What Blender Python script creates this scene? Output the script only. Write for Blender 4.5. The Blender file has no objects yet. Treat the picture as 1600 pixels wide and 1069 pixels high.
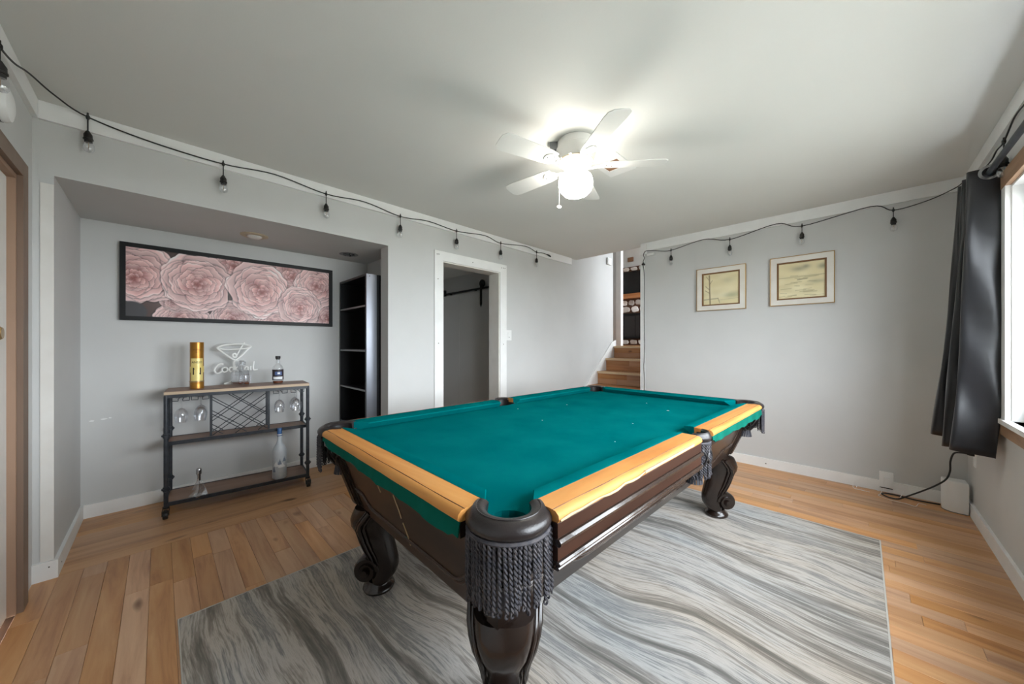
import bpy, bmesh, math, random
import numpy as np
from mathutils import Vector, Matrix

random.seed(7)
np.random.seed(7)
PI = math.pi
S = bpy.context.scene
COL = S.collection

# ------------------------------------------------------------------ camera, world, exposure
H = 2.43                       # ceiling height
XL, XR, YB, YF = -2.945, 0.555, 4.172, -0.452     # inner faces of the room's walls
XN = -3.79                     # back of the bar niche

cam_d = bpy.data.cameras.new('camera')
cam = bpy.data.objects.new('camera', cam_d)
COL.objects.link(cam)
cam_d.sensor_width = 36.0
cam_d.lens = 547.5 / 1600 * 36
cam_d.shift_y = 3.5 / 1600
cam_d.clip_start = 0.02
cam.location = (0, 0, 1.2)
cam.rotation_euler = (PI / 2, 0, math.atan2(545, 547.5))
S.camera = cam
S.cycles.transparent_max_bounces = 32

w = bpy.data.worlds.new('overcast_sky')
S.world = w
w.use_nodes = True
bg = w.node_tree.nodes['Background']
bg.inputs[0].default_value = (0.93, 0.97, 1.0, 1)
bg.inputs[1].default_value = 9.0

S.view_settings.view_transform = 'Standard'
S.view_settings.look = 'None'
S.view_settings.gamma = 1.0
S.view_settings.use_curve_mapping = False
S.view_settings.exposure = 1.18


def portal(name, loc, rot, sx, sy):
    d = bpy.data.lights.new(name, 'AREA')
    d.shape = 'RECTANGLE'
    d.size = sx
    d.size_y = sy
    d.cycles.is_portal = True
    o = bpy.data.objects.new(name, d)
    COL.objects.link(o)
    o.location = loc
    o.rotation_euler = rot
    return o


WY0, WY1, WZ0, WZ1 = 0.55, 3.12, 0.80, 2.03            # window opening in the right wall
portal('window_right_offscreen', (XR + 0.16, (WY0 + WY1) / 2, (WZ0 + WZ1) / 2), (0, PI / 2, 0), WZ1 - WZ0, WY1 - WY0)
portal('window_upstairs_offscreen', (-0.28, 7.2, 2.8), (0, PI / 2, 0), 1.6, 2.4)


# ------------------------------------------------------------------ materials
def srgb(r, g, b):
    f = lambda c: c / 12.92 if c <= 0.04045 else ((c + 0.055) / 1.055) ** 2.4
    return (f(r / 255), f(g / 255), f(b / 255), 1)


def new_mat(name):
    m = bpy.data.materials.new(name)
    m.use_nodes = True
    nt = m.node_tree
    return m, nt, nt.nodes['Principled BSDF']


def mat(name, c, rough=0.5, metal=0.0, c2=None, scale=8.0, stretch=(1, 1, 1), detail=4, lo=0.35, hi=0.65, bump=0.0,
        bscale=None, spec=0.5, coat=0.0, emit=None, estr=0.0, sheen=0.0):
    m, nt, b = new_mat(name)
    b.inputs['Base Color'].default_value = c
    b.inputs['Roughness'].default_value = rough
    b.inputs['Metallic'].default_value = metal
    b.inputs['Specular IOR Level'].default_value = spec
    b.inputs['Coat Weight'].default_value = coat
    b.inputs['Sheen Weight'].default_value = sheen
    if emit:
        b.inputs['Emission Color'].default_value = emit
        b.inputs['Emission Strength'].default_value = estr
    if c2 or bump:
        tc = nt.nodes.new('ShaderNodeTexCoord')
        mp = nt.nodes.new('ShaderNodeMapping')
        mp.inputs['Scale'].default_value = stretch
        nt.links.new(tc.outputs['Object'], mp.inputs['Vector'])
    if c2:
        n = nt.nodes.new('ShaderNodeTexNoise')
        n.inputs['Scale'].default_value = scale
        n.inputs['Detail'].default_value = detail
        nt.links.new(mp.outputs[0], n.inputs['Vector'])
        r = nt.nodes.new('ShaderNodeValToRGB')
        r.color_ramp.elements[0].position = lo
        r.color_ramp.elements[1].position = hi
        r.color_ramp.elements[0].color = c
        r.color_ramp.elements[1].color = c2
        nt.links.new(n.outputs['Fac'], r.inputs[0])
        nt.links.new(r.outputs[0], b.inputs['Base Color'])
    if bump:
        n2 = nt.nodes.new('ShaderNodeTexNoise')
        n2.inputs['Scale'].default_value = bscale or scale * 4
        n2.inputs['Detail'].default_value = 3
        nt.links.new(mp.outputs[0], n2.inputs['Vector'])
        bp = nt.nodes.new('ShaderNodeBump')
        bp.inputs['Strength'].default_value = bump
        bp.inputs['Distance'].default_value = 0.01
        nt.links.new(n2.outputs['Fac'], bp.inputs['Height'])
        nt.links.new(bp.outputs[0], b.inputs['Normal'])
    return m


def glass_mat(name, tint=(1, 1, 1, 1), refl=0.12, edge=0.6, rough=0.02):
    """thin clear glass: see-through with a mirror coat that grows towards grazing angles"""
    m, nt, b = new_mat(name)
    nt.nodes.remove(b)
    t = nt.nodes.new('ShaderNodeBsdfTransparent')
    t.inputs[0].default_value = tint
    g = nt.nodes.new('ShaderNodeBsdfGlossy')
    g.inputs['Roughness'].default_value = rough
    g.inputs['Color'].default_value = (0.95, 0.97, 1, 1)
    lw = nt.nodes.new('ShaderNodeLayerWeight')
    lw.inputs[0].default_value = 0.35
    ma = nt.nodes.new('ShaderNodeMath')
    ma.operation = 'MULTIPLY_ADD'
    ma.inputs[1].default_value = edge
    ma.inputs[2].default_value = refl
    ma.use_clamp = True
    nt.links.new(lw.outputs['Facing'], ma.inputs[0])
    mx = nt.nodes.new('ShaderNodeMixShader')
    nt.links.new(ma.outputs[0], mx.inputs[0])
    nt.links.new(t.outputs[0], mx.inputs[1])
    nt.links.new(g.outputs[0], mx.inputs[2])
    nt.links.new(mx.outputs[0], nt.nodes['Material Output'].inputs[0])
    return m


def wood_mat(name, dark, mid, light, axis='X', rough=0.4, grain=14.0, world=False, rand=0.0, coat=0.0, knots=True, spec=0.5):
    """wood with long grain along an axis; with rand > 0 each object gets its own tone and grain offset"""
    m, nt, b = new_mat(name)
    b.inputs['Roughness'].default_value = rough
    b.inputs['Coat Weight'].default_value = coat
    b.inputs['Specular IOR Level'].default_value = spec
    L = nt.links.new
    if world:
        geo = nt.nodes.new('ShaderNodeNewGeometry')
        src = geo.outputs['Position']
    else:
        tc = nt.nodes.new('ShaderNodeTexCoord')
        src = tc.outputs['Object']
    oi = nt.nodes.new('ShaderNodeObjectInfo')
    sc = nt.nodes.new('ShaderNodeVectorMath')
    sc.operation = 'SCALE'
    sc.inputs[0].default_value = (37.0, 53.0, 71.0)
    L(oi.outputs['Random'], sc.inputs['Scale'])
    ad = nt.nodes.new('ShaderNodeVectorMath')
    ad.operation = 'ADD'
    L(src, ad.inputs[0])
    L(sc.outputs[0], ad.inputs[1])
    mp = nt.nodes.new('ShaderNodeMapping')
    k = {'X': (0.09, 1, 1), 'Y': (1, 0.09, 1), 'Z': (1, 1, 0.09)}[axis]
    mp.inputs['Scale'].default_value = k
    L(ad.outputs[0], mp.inputs['Vector'])
    n = nt.nodes.new('ShaderNodeTexNoise')
    n.inputs['Scale'].default_value = grain
    n.inputs['Detail'].default_value = 6
    n.inputs['Roughness'].default_value = 0.62
    n.inputs['Distortion'].default_value = 0.6
    L(mp.outputs[0], n.inputs['Vector'])
    r = nt.nodes.new('ShaderNodeValToRGB')
    e = r.color_ramp.elements
    e[0].position = 0.28
    e[0].color = dark
    e[1].position = 0.72
    e[1].color = light
    x = e.new(0.47)
    x.color = mid
    L(n.outputs['Fac'], r.inputs[0])
    out = r.outputs[0]
    if rand > 0:
        hv = nt.nodes.new('ShaderNodeHueSaturation')
        m1 = nt.nodes.new('ShaderNodeMapRange')
        m1.inputs['To Min'].default_value = 1 - rand
        m1.inputs['To Max'].default_value = 1 + rand
        L(oi.outputs['Random'], m1.inputs[0])
        L(m1.outputs[0], hv.inputs['Value'])
        wn = nt.nodes.new('ShaderNodeTexWhiteNoise')
        wn.noise_dimensions = '1D'
        L(oi.outputs['Random'], wn.inputs['W'])
        m2 = nt.nodes.new('ShaderNodeMapRange')
        m2.inputs['To Min'].default_value = 0.80
        m2.inputs['To Max'].default_value = 1.06
        L(wn.outputs['Value'], m2.inputs[0])
        L(m2.outputs[0], hv.inputs['Saturation'])
        L(out, hv.inputs['Color'])
        out = hv.outputs[0]
    if knots:
        v = nt.nodes.new('ShaderNodeTexNoise')
        v.inputs['Scale'].default_value = 9.0
        v.inputs['Detail'].default_value = 1
        mp2 = nt.nodes.new('ShaderNodeMapping')
        mp2.inputs['Scale'].default_value = {'X': (0.45, 1, 1), 'Y': (1, 0.45, 1), 'Z': (1, 1, 0.45)}[axis]
        L(ad.outputs[0], mp2.inputs['Vector'])
        L(mp2.outputs[0], v.inputs['Vector'])
        kr = nt.nodes.new('ShaderNodeValToRGB')
        kr.color_ramp.elements[0].position = 0.72
        kr.color_ramp.elements[1].position = 0.80
        L(v.outputs['Fac'], kr.inputs[0])
        mx = nt.nodes.new('ShaderNodeMix')
        mx.data_type = 'RGBA'
        L(kr.outputs[0], mx.inputs[0])
        L(out, mx.inputs[6])
        mx.inputs[7].default_value = [c * 0.45 for c in dark[:3]] + [1]
        out = mx.outputs[2]
    L(out, b.inputs['Base Color'])
    bp = nt.nodes.new('ShaderNodeBump')
    bp.inputs['Strength'].default_value = 0.08
    bp.inputs['Distance'].default_value = 0.004
    L(n.outputs['Fac'], bp.inputs['Height'])
    L(bp.outputs[0], b.inputs['Normal'])
    return m


def attr_mat(name, rough=0.5, metal=0.0):
    m, nt, b = new_mat(name)
    a = nt.nodes.new('ShaderNodeVertexColor')
    a.layer_name = 'print'
    nt.links.new(a.outputs[0], b.inputs['Base Color'])
    b.inputs['Roughness'].default_value = rough
    b.inputs['Metallic'].default_value = metal
    return m


def rug_mat():
    m, nt, b = new_mat('rug_pile')
    L = nt.links.new
    b.inputs['Roughness'].default_value = 0.95
    b.inputs['Specular IOR Level'].default_value = 0.15
    tc = nt.nodes.new('ShaderNodeTexCoord')

    def noise(scale, stretch, detail, dist=0.0, vec=None, rough=0.55):
        mp = nt.nodes.new('ShaderNodeMapping')
        mp.inputs['Scale'].default_value = stretch
        L(vec or tc.outputs['Object'], mp.inputs['Vector'])
        n = nt.nodes.new('ShaderNodeTexNoise')
        n.inputs['Scale'].default_value = scale
        n.inputs['Detail'].default_value = detail
        n.inputs['Roughness'].default_value = rough
        n.inputs['Distortion'].default_value = dist
        L(mp.outputs[0], n.inputs['Vector'])
        return n
    # large flowing bend of the strata
    wn = noise(0.8, (1, 1, 1), 1.5)
    sub = nt.nodes.new('ShaderNodeVectorMath')
    sub.operation = 'SUBTRACT'
    L(wn.outputs['Color'], sub.inputs[0])
    sub.inputs[1].default_value = (0.5, 0.5, 0.5)
    scl = nt.nodes.new('ShaderNodeVectorMath')
    scl.operation = 'MULTIPLY'
    L(sub.outputs[0], scl.inputs[0])
    scl.inputs[1].default_value = (0.2, 0.62, 0)
    add = nt.nodes.new('ShaderNodeVectorMath')
    add.operation = 'ADD'
    L(tc.outputs['Object'], add.inputs[0])
    L(scl.outputs[0], add.inputs[1])
    bands = noise(1.0, (0.6, 7.0, 1), 2, 0.25, add.outputs[0])
    fine = noise(1.0, (1.5, 30, 1), 5, 0.2, add.outputs[0], 0.7)
    streak = noise(1.0, (9, 120, 1), 3, 0.0, add.outputs[0], 0.65)

    def mix(a, k1, bb, k2):
        m1 = nt.nodes.new('ShaderNodeMath')
        m1.operation = 'MULTIPLY'
        L(a, m1.inputs[0])
        m1.inputs[1].default_value = k1
        m2 = nt.nodes.new('ShaderNodeMath')
        m2.operation = 'MULTIPLY_ADD'
        L(bb, m2.inputs[0])
        m2.inputs[1].default_value = k2
        L(m1.outputs[0], m2.inputs[2])
        return m2.outputs[0]
    v = mix(mix(bands.outputs['Fac'], 0.50, fine.outputs['Fac'], 0.34), 1.0, streak.outputs['Fac'], 0.16)
    r = nt.nodes.new('ShaderNodeValToRGB')
    e = r.color_ramp.elements
    e[0].position = 0.36
    e[0].color = srgb(103, 101, 96)
    e[1].position = 0.64
    e[1].color = srgb(128, 130, 130)
    for p, c in ((0.425, srgb(128, 124, 117)), (0.47, srgb(160, 154, 146)), (0.495, srgb(192, 186, 178)), (0.515, srgb(208, 203, 196)),
                 (0.54, srgb(188, 183, 176)), (0.565, srgb(140, 140, 138)), (0.59, srgb(182, 177, 170)), (0.61, srgb(165, 163, 160))):
        x = e.new(p)
        x.color = c
    L(v, r.inputs[0])
    # faint dusty-blue and ochre passages
    tn = noise(1.5, (0.5, 1.4, 1), 2)
    tr = nt.nodes.new('ShaderNodeValToRGB')
    te = tr.color_ramp.elements
    te[0].position = 0.33
    te[0].color = srgb(220, 208, 194)
    te[1].position = 0.66
    te[1].color = srgb(200, 208, 216)
    xx = te.new(0.5)
    xx.color = srgb(215, 213, 212)
    L(tn.outputs['Fac'], tr.inputs[0])
    mm = nt.nodes.new('ShaderNodeMix')
    mm.data_type = 'RGBA'
    mm.blend_type = 'MULTIPLY'
    mm.inputs[0].default_value = 0.75
    L(r.outputs[0], mm.inputs[6])
    L(tr.outputs[0], mm.inputs[7])
    br = nt.nodes.new('ShaderNodeBrightContrast')
    br.inputs['Bright'].default_value = 0.045
    br.inputs['Contrast'].default_value = 0.04
    L(mm.outputs[2], br.inputs[0])
    L(br.outputs[0], b.inputs['Base Color'])
    pn = noise(420, (1, 1, 1), 2)
    bp = nt.nodes.new('ShaderNodeBump')
    bp.inputs['Strength'].default_value = 0.5
    bp.inputs['Distance'].default_value = 0.004
    L(pn.outputs['Fac'], bp.inputs['Height'])
    L(bp.outputs[0], b.inputs['Normal'])
    return m


M = {}
M['wall'] = mat('grey_wall_paint', srgb(203, 203, 201), 0.75, c2=srgb(207, 207, 205), scale=2.2, bump=0.03, bscale=160)
M['ceil'] = mat('ceiling_paint', srgb(226, 226, 222), 0.85, c2=srgb(229, 229, 225), scale=1.2, bump=0.03, bscale=120)
M['white'] = mat('white_trim_paint', srgb(243, 243, 241), 0.45, c2=srgb(237, 237, 235), scale=6)
M['oldwhite'] = mat('worn_white_paint', srgb(230, 227, 221), 0.6, c2=srgb(224, 220, 213), scale=7)
M['plastic'] = mat('white_plastic', srgb(238, 238, 236), 0.3)
M['brownpaint'] = mat('tan_brown_door_paint', srgb(162, 132, 110), 0.5, c2=srgb(152, 122, 100), scale=9, stretch=(1, 1, 0.2))
M['browndark'] = mat('brown_casing_paint', srgb(128, 106, 90), 0.5, c2=srgb(118, 96, 80), scale=9, stretch=(1, 1, 0.2))
M['floor'] = wood_mat('oak_strip_floor', srgb(164, 110, 66), srgb(198, 144, 94), srgb(214, 166, 116), 'X', 0.33, 16, True, 0.14)
M['nichefloor'] = wood_mat('niche_board_floor', srgb(156, 106, 60), srgb(198, 144, 90), srgb(212, 162, 108), 'Y', 0.36, 11, True, 0.05)
M['sub'] = mat('dark_subfloor', srgb(92, 64, 42), 0.8)
M['stairwood'] = wood_mat('stair_wood', srgb(140, 88, 48), srgb(172, 116, 68), srgb(190, 138, 88), 'X', 0.4, 14, True, 0.16)
M['nosing'] = mat('pale_stair_nosing', srgb(205, 178, 142), 0.5)
M['rug'] = rug_mat()
M['rugedge'] = mat('rug_binding', srgb(190, 186, 178), 0.95)
M['felt'] = mat('teal_green_felt', srgb(0, 98, 101), 0.95, c2=srgb(4, 107, 108), scale=5, bump=0.25, bscale=900, spec=0.0)
M['feltflap'] = mat('green_cloth_underside', srgb(0, 84, 70), 0.95, c2=srgb(6, 94, 80), scale=12, spec=0.1)
M['rail'] = wood_mat('bare_orange_rail_wood', srgb(166, 96, 42), srgb(198, 134, 70), srgb(212, 154, 90), 'Y', 0.55, 9, False, 0.0, 0.0, True, 0.25)
M['railx'] = wood_mat('bare_orange_rail_wood_across', srgb(172, 98, 42), srgb(206, 140, 72), srgb(222, 162, 94), 'X', 0.5, 9, False, 0.0, 0.0, True, 0.25)
M['railgroove'] = mat('dark_worn_groove', srgb(120, 72, 34), 0.6, c2=srgb(80, 48, 26), scale=30)
M['tabledark'] = wood_mat('dark_table_wood', srgb(32, 23, 18), srgb(44, 32, 25), srgb(56, 42, 33), 'Y', 0.3, 9, False, 0.0, 0.1, False)
M['tabledarkx'] = wood_mat('dark_table_wood_end', srgb(40, 26, 17), srgb(58, 39, 27), srgb(70, 49, 35), 'X', 0.38, 9, False, 0.0, 0.0, False, 0.4)
M['skirt'] = wood_mat('brown_skirt_wood', srgb(38, 21, 14), srgb(52, 30, 20), srgb(64, 39, 28), 'Y', 0.42, 9, False, 0.0, 0.0, False, 0.3)
M['mould'] = mat('glossy_dark_moulding', srgb(52, 41, 35), 0.16, c2=srgb(62, 50, 43), scale=20, coat=0.6)
M['leg'] = mat('polished_leg_wood', srgb(27, 19, 15), 0.24, c2=srgb(42, 30, 24), scale=9, coat=0.2)
M['leather'] = mat('dark_brown_leather', srgb(36, 31, 31), 0.3, c2=srgb(45, 39, 38), scale=18, bump=0.08, bscale=220)
M['net'] = mat('black_leather_net', srgb(34, 30, 29), 0.4)
M['fringe'] = mat('slate_rope_fringe', srgb(50, 50, 58), 0.8, c2=srgb(78, 74, 76), scale=60)
M['tassel'] = mat('dark_tassel', srgb(52, 52, 58), 0.7)
M['chip'] = mat('splintered_bare_wood', srgb(186, 162, 126), 0.8)
M['black'] = mat('black_powder_coat', srgb(38, 42, 48), 0.4, c2=srgb(52, 56, 62), scale=30)
M['blackplastic'] = mat('black_plastic', srgb(30, 29, 28), 0.5)
M['cartwood'] = wood_mat('walnut_shelf_board', srgb(106, 78, 62), srgb(138, 106, 88), srgb(156, 126, 106), 'Y', 0.45, 10, False, 0.0)
M['cartedge'] = mat('pale_board_edge', srgb(188, 166, 138), 0.5)
M['glass'] = glass_mat('clear_glass', (0.97, 0.98, 0.98, 1), 0.04, 0.45)
M['crystal'] = glass_mat('crystal_glass', (0.985, 0.985, 0.99, 1), 0.05, 0.40, 0.08)
M['cutglass'] = glass_mat('cut_crystal', (0.97, 0.975, 0.98, 1), 0.22, 0.55, 0.12)
M['bulbglass'] = glass_mat('bulb_glass', (0.92, 0.92, 0.92, 1), 0.16, 0.6, 0.15)
M['pane'] = glass_mat('window_glass', (0.96, 0.98, 1, 1), 0.02, 0.3)
M['frost'] = mat('frosted_bottle_glass', srgb(205, 210, 214), 0.35, c2=srgb(190, 198, 206), scale=12)
M['bluecap'] = mat('blue_foil_cap', srgb(52, 96, 150), 0.35)
M['bluepaint'] = mat('slate_blue_print', srgb(120, 132, 150), 0.5)
M['snow'] = mat('white_print', srgb(236, 238, 240), 0.5)
M['gold'] = mat('gold_tin', srgb(176, 124, 48), 0.3, 0.55, c2=srgb(158, 104, 40), scale=6)
M['goldlabel'] = mat('pale_gold_label', srgb(232, 206, 120), 0.35, 0.2, c2=srgb(240, 222, 150), scale=10)
M['ink'] = mat('dark_ink', srgb(52, 40, 26), 0.6)
M['label'] = mat('dark_bottle_label', srgb(52, 42, 44), 0.5)
M['labelblue'] = mat('blue_label_print', srgb(84, 104, 150), 0.5)
M['whiskey'] = mat('amber_spirit', srgb(120, 62, 36), 0.2)
M['neon'] = mat('unlit_white_neon_tube', srgb(238, 238, 234), 0.35)
M['frame'] = mat('black_picture_frame', srgb(18, 18, 18), 0.5, spec=0.3)
M['print'] = attr_mat('printed_picture', 0.45)
M['foil'] = attr_mat('gold_foil_picture', 0.42, 0.25)
M['mat'] = mat('cream_frame', srgb(228, 224, 216), 0.5, c2=srgb(220, 214, 204), scale=8)
M['brass'] = mat('brass_edge', srgb(172, 142, 96), 0.3, 0.7)
M['brownliner'] = mat('brown_inner_liner', srgb(120, 84, 44), 0.5)
M['shelf'] = mat('black_shelf_panel', srgb(22, 22, 24), 0.35)
M['shelfedge'] = mat('grey_shelf_edge', srgb(120, 122, 124), 0.4)
M['steel'] = mat('brushed_grey_panel', srgb(150, 153, 158), 0.3, 0.6, c2=srgb(120, 123, 130), scale=4, stretch=(1, 1, 0.05))
M['chrome'] = mat('chrome', srgb(190, 190, 192), 0.18, 1.0)
M['beige'] = mat('aged_beige_plastic', srgb(200, 184, 156), 0.5)
M['fan'] = mat('white_fan_enamel', srgb(236, 236, 232), 0.35)
M['globe'] = mat('lit_opal_globe', srgb(255, 250, 240), 0.4, emit=(1.0, 0.95, 0.87, 1), estr=15.0)
M['rust'] = mat('bare_brown_duct', srgb(150, 112, 84), 0.7)
M['curtain'] = mat('black_satin_curtain', srgb(17, 17, 20), 0.36, c2=srgb(24, 24, 28), scale=9, bump=0.1, bscale=14, sheen=0.1)
M['trimwood'] = wood_mat('window_trim_wood', srgb(128, 96, 70), srgb(156, 122, 94), srgb(170, 138, 108), 'Y', 0.5, 10, False, 0.0)
M['stone'] = wood_mat('fireplace_stone', srgb(176, 150, 126), srgb(206, 196, 186), srgb(236, 234, 232), 'X', 0.8, 4, True, 0.35, 0, False)
M['mortar'] = mat('dark_mortar', srgb(98, 68, 50), 0.9)
M['mantel'] = wood_mat('orange_mantel_wood', srgb(150, 92, 52), srgb(188, 124, 76), srgb(200, 140, 92), 'X', 0.5, 8, False, 0.0)
M['screen'] = mat('dark_screen', srgb(34, 34, 34), 0.2)
M['firebox'] = mat('sooty_glass', srgb(46, 43, 42), 0.15)
M['ground'] = mat('outside_paving', srgb(150, 148, 140), 0.9, c2=srgb(128, 126, 116), scale=2)


# ------------------------------------------------------------------ mesh building
class MB:
    def __init__(s):
        s.v, s.f = [], []

    def add(s, vs, fs):
        o = len(s.v)
        s.v += [tuple(p) for p in vs]
        s.f += [tuple(i + o for i in q) for q in fs]
        return s

    def box(s, x0, x1, y0, y1, z0, z1):
        vs = [(x, y, z) for z in (z0, z1) for y in (y0, y1) for x in (x0, x1)]
        return s.add(vs, [(0, 2, 3, 1), (4, 5, 7, 6), (0, 1, 5, 4), (2, 6, 7, 3), (0, 4, 6, 2), (1, 3, 7, 5)])

    def prism(s, bottom, top):
        """closed solid between two polygons of equal count (3D points)"""
        n = len(bottom)
        fs = [tuple(range(n - 1, -1, -1)), tuple(range(n, 2 * n))]
        fs += [(i, (i + 1) % n, n + (i + 1) % n, n + i) for i in range(n)]
        return s.add(list(bottom) + list(top), fs)

    def loft(s, rings, cap=True, closed=False):
        n = len(rings[0])
        vs = [p for r in rings for p in r]
        fs = []
        k = len(rings)
        for j in range(k if closed else k - 1):
            a, b = j * n, ((j + 1) % k) * n
            fs += [(a + i, a + (i + 1) % n, b + (i + 1) % n, b + i) for i in range(n)]
        if cap and not closed:
            fs += [tuple(range(n - 1, -1, -1)), tuple(range((k - 1) * n, k * n))]
        return s.add(vs, fs)

    def tube(s, path, r, n=8, closed=False, flat=1.0):
        """round bar along a path; r may be a list"""
        P = [Vector(p) for p in path]
        k = len(P)
        rings = []
        up = None
        for i in range(k):
            if closed:
                t = P[(i + 1) % k] - P[i - 1]
            else:
                t = P[min(i + 1, k - 1)] - P[max(i - 1, 0)]
            if t.length < 1e-9:
                t = Vector((0, 0, 1))
            t.normalize()
            if up is None:
                up = Vector((0, 0, 1)) if abs(t.z) < 0.9 else Vector((1, 0, 0))
            a = t.cross(up)
            if a.length < 1e-6:
                a = t.orthogonal()
            a.normalize()
            b = a.cross(t).normalized()
            up = b
            rr = r[i] if isinstance(r, (list, tuple)) else r
            rings.append([P[i] + a * math.cos(2 * PI * q / n) * rr + b * math.sin(2 * PI * q / n) * rr * flat for q in range(n)])
        return s.loft(rings, True, closed)

    def lathe(s, prof, c=(0, 0, 0), n=20, cap=True):
        rings = [[(c[0] + r * math.cos(2 * PI * q / n), c[1] + r * math.sin(2 * PI * q / n), c[2] + z) for q in range(n)] for r, z in prof]
        return s.loft(rings, cap)

    def wheel(s, c, axis, r, wd, n=16, hole=0.0):
        a = Vector(axis).normalized()
        u = a.orthogonal().normalized()
        v = a.cross(u)
        C = Vector(c)
        ring = lambda rr, d: [C + a * d + (u * math.cos(2 * PI * q / n) + v * math.sin(2 * PI * q / n)) * rr for q in range(n)]
        if hole > 0:
            return s.loft([ring(hole, -wd / 2), ring(r, -wd / 2), ring(r, wd / 2), ring(hole, wd / 2)], False, True)
        return s.loft([ring(r * 0.93, -wd / 2), ring(r, -wd * 0.35), ring(r, wd * 0.35), ring(r * 0.93, wd / 2)])

    def build(s, name, m, parent=None, smooth=False, loc=None, angle=40):
        me = bpy.data.meshes.new(name)
        me.from_pydata([tuple(p) for p in s.v], [], s.f)
        bm = bmesh.new()
        bm.from_mesh(me)
        bmesh.ops.recalc_face_normals(bm, faces=bm.faces)
        bm.to_mesh(me)
        bm.free()
        me.materials.append(M[m] if isinstance(m, str) else m)
        if smooth:
            me.polygons.foreach_set('use_smooth', [True] * len(me.polygons))
            me.set_sharp_from_angle(angle=math.radians(angle))
        o = bpy.data.objects.new(name, me)
        COL.objects.link(o)
        if loc:
            o.location = loc
        o.parent = parent
        return o


def tag(o, label=None, cat=None, group=None, kind=None):
    if label:
        o['label'] = label
    if cat:
        o['category'] = cat
    if group:
        o['group'] = group
    if kind:
        o['kind'] = kind
    return o


def thing(name, label, cat, loc=(0, 0, 0), rz=0.0, group=None):
    o = bpy.data.objects.new(name, None)
    COL.objects.link(o)
    o.empty_display_size = 0.1
    o.location = loc
    o.rotation_euler = (0, 0, rz)
    return tag(o, label, cat, group)


def struct(name, mb, m, parent=None, smooth=False):
    o = mb.build(name, m, parent, smooth)
    if parent is None:
        o['kind'] = 'structure'
    return o


def inst(src, parent, loc=(0, 0, 0), rot=(0, 0, 0), scale=(1, 1, 1), name=None):
    o = src.copy()
    if name:
        o.name = name
    COL.objects.link(o)
    o.parent = parent
    o.location = loc
    o.rotation_euler = rot
    o.scale = scale
    return o


def copy_tree(o, parent=None):
    c = o.copy()
    COL.objects.link(c)
    c.parent = parent
    for ch in list(o.children):
        copy_tree(ch, c)
    return c


def text_mesh(body, size, shear=0.0):
    """flat outline of lettering as vertices and faces (x right, y up)"""
    cu = bpy.data.curves.new('lettering', 'FONT')
    cu.body = body
    cu.size = size
    cu.align_x = 'CENTER'
    cu.shear = shear
    cu.resolution_u = 3
    o = bpy.data.objects.new('lettering', cu)
    COL.objects.link(o)
    dg = bpy.context.evaluated_depsgraph_get()
    me = bpy.data.meshes.new_from_object(o.evaluated_get(dg))
    vs = [tuple(v.co) for v in me.vertices]
    fs = [tuple(p.vertices) for p in me.polygons]
    bpy.data.objects.remove(o)
    bpy.data.curves.remove(cu)
    bpy.data.meshes.remove(me)
    return vs, fs


# ------------------------------------------------------------------ the room shell
WT = 0.145
# floors
fl = struct('floor', MB().box(XN - 0.05, XR, YF - 0.2, YB, -0.06, -0.014), 'sub')
unit = MB()
c = 0.0008
unit.prism([(0, 0, -0.014), (1, 0, -0.014), (1, 1, -0.014), (0, 1, -0.014)], [(0, 0, -0.0012), (1, 0, -0.0012), (1, 1, -0.0012), (0, 1, -0.0012)])
unit.v, unit.f = [], []
pz = -0.014
b0 = [(0, 0, pz), (1, 0, pz), (1, 1, pz), (0, 1, pz)]
b1 = [(0, 0, -0.001), (1, 0, -0.001), (1, 1, -0.001), (0, 1, -0.001)]
b2 = [(0.001, 0.012, 0), (0.999, 0.012, 0), (0.999, 0.988, 0), (0.001, 0.988, 0)]
unit.loft([b0, b1, b2])
plank0 = unit.build('plank', 'floor', fl)
PW = 0.0832
y = YF
row = 0
first = True
while y < YB - 0.005:
    x = XL - 0.0 - random.uniform(0, 0.5)
    wd = min(PW, YB - y)
    while x < XR:
        ln = random.uniform(0.42, 1.35)
        xa, xb = max(x, XL - 0.005), min(x + ln, XR)
        if XR - xb < 0.12:
            xb = XR
        if xb - xa < 0.12:
            xb = xa + 0.35
        if xb > xa:
            o = plank0 if first else inst(plank0, fl)
            o.location = (xa, y, 0)
            o.scale = (xb - xa - 0.0007, wd - 0.0007, 1)
            first = False
        x = xb if xb > x else x + ln
        if xb >= XR:
            break
    y += PW
    row += 1
nb = inst(plank0, fl, (XL - 0.005, -0.40, 0), (0, 0, 0), name='niche_board')
nb.data = plank0.data.copy()
nb.data.materials[0] = M['nichefloor']
nx = [XL - 0.006, -3.10, -3.27, -3.46, -3.64, XN]
for i in range(5):
    o = nb if i == 0 else inst(nb, fl)
    o.location = (nx[i + 1], -0.40, 0)
    o.scale = (nx[i] - nx[i + 1] - 0.0005, 1.99, 1)

# hall and upstairs floors
struct('floor_hall', MB().box(-5.2, XL - 0.0, 1.55, 3.35, -0.06, -0.002).box(XL - 0.01, XL, 1.98, 2.75, -0.06, 0.0), 'nichefloor')

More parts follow.
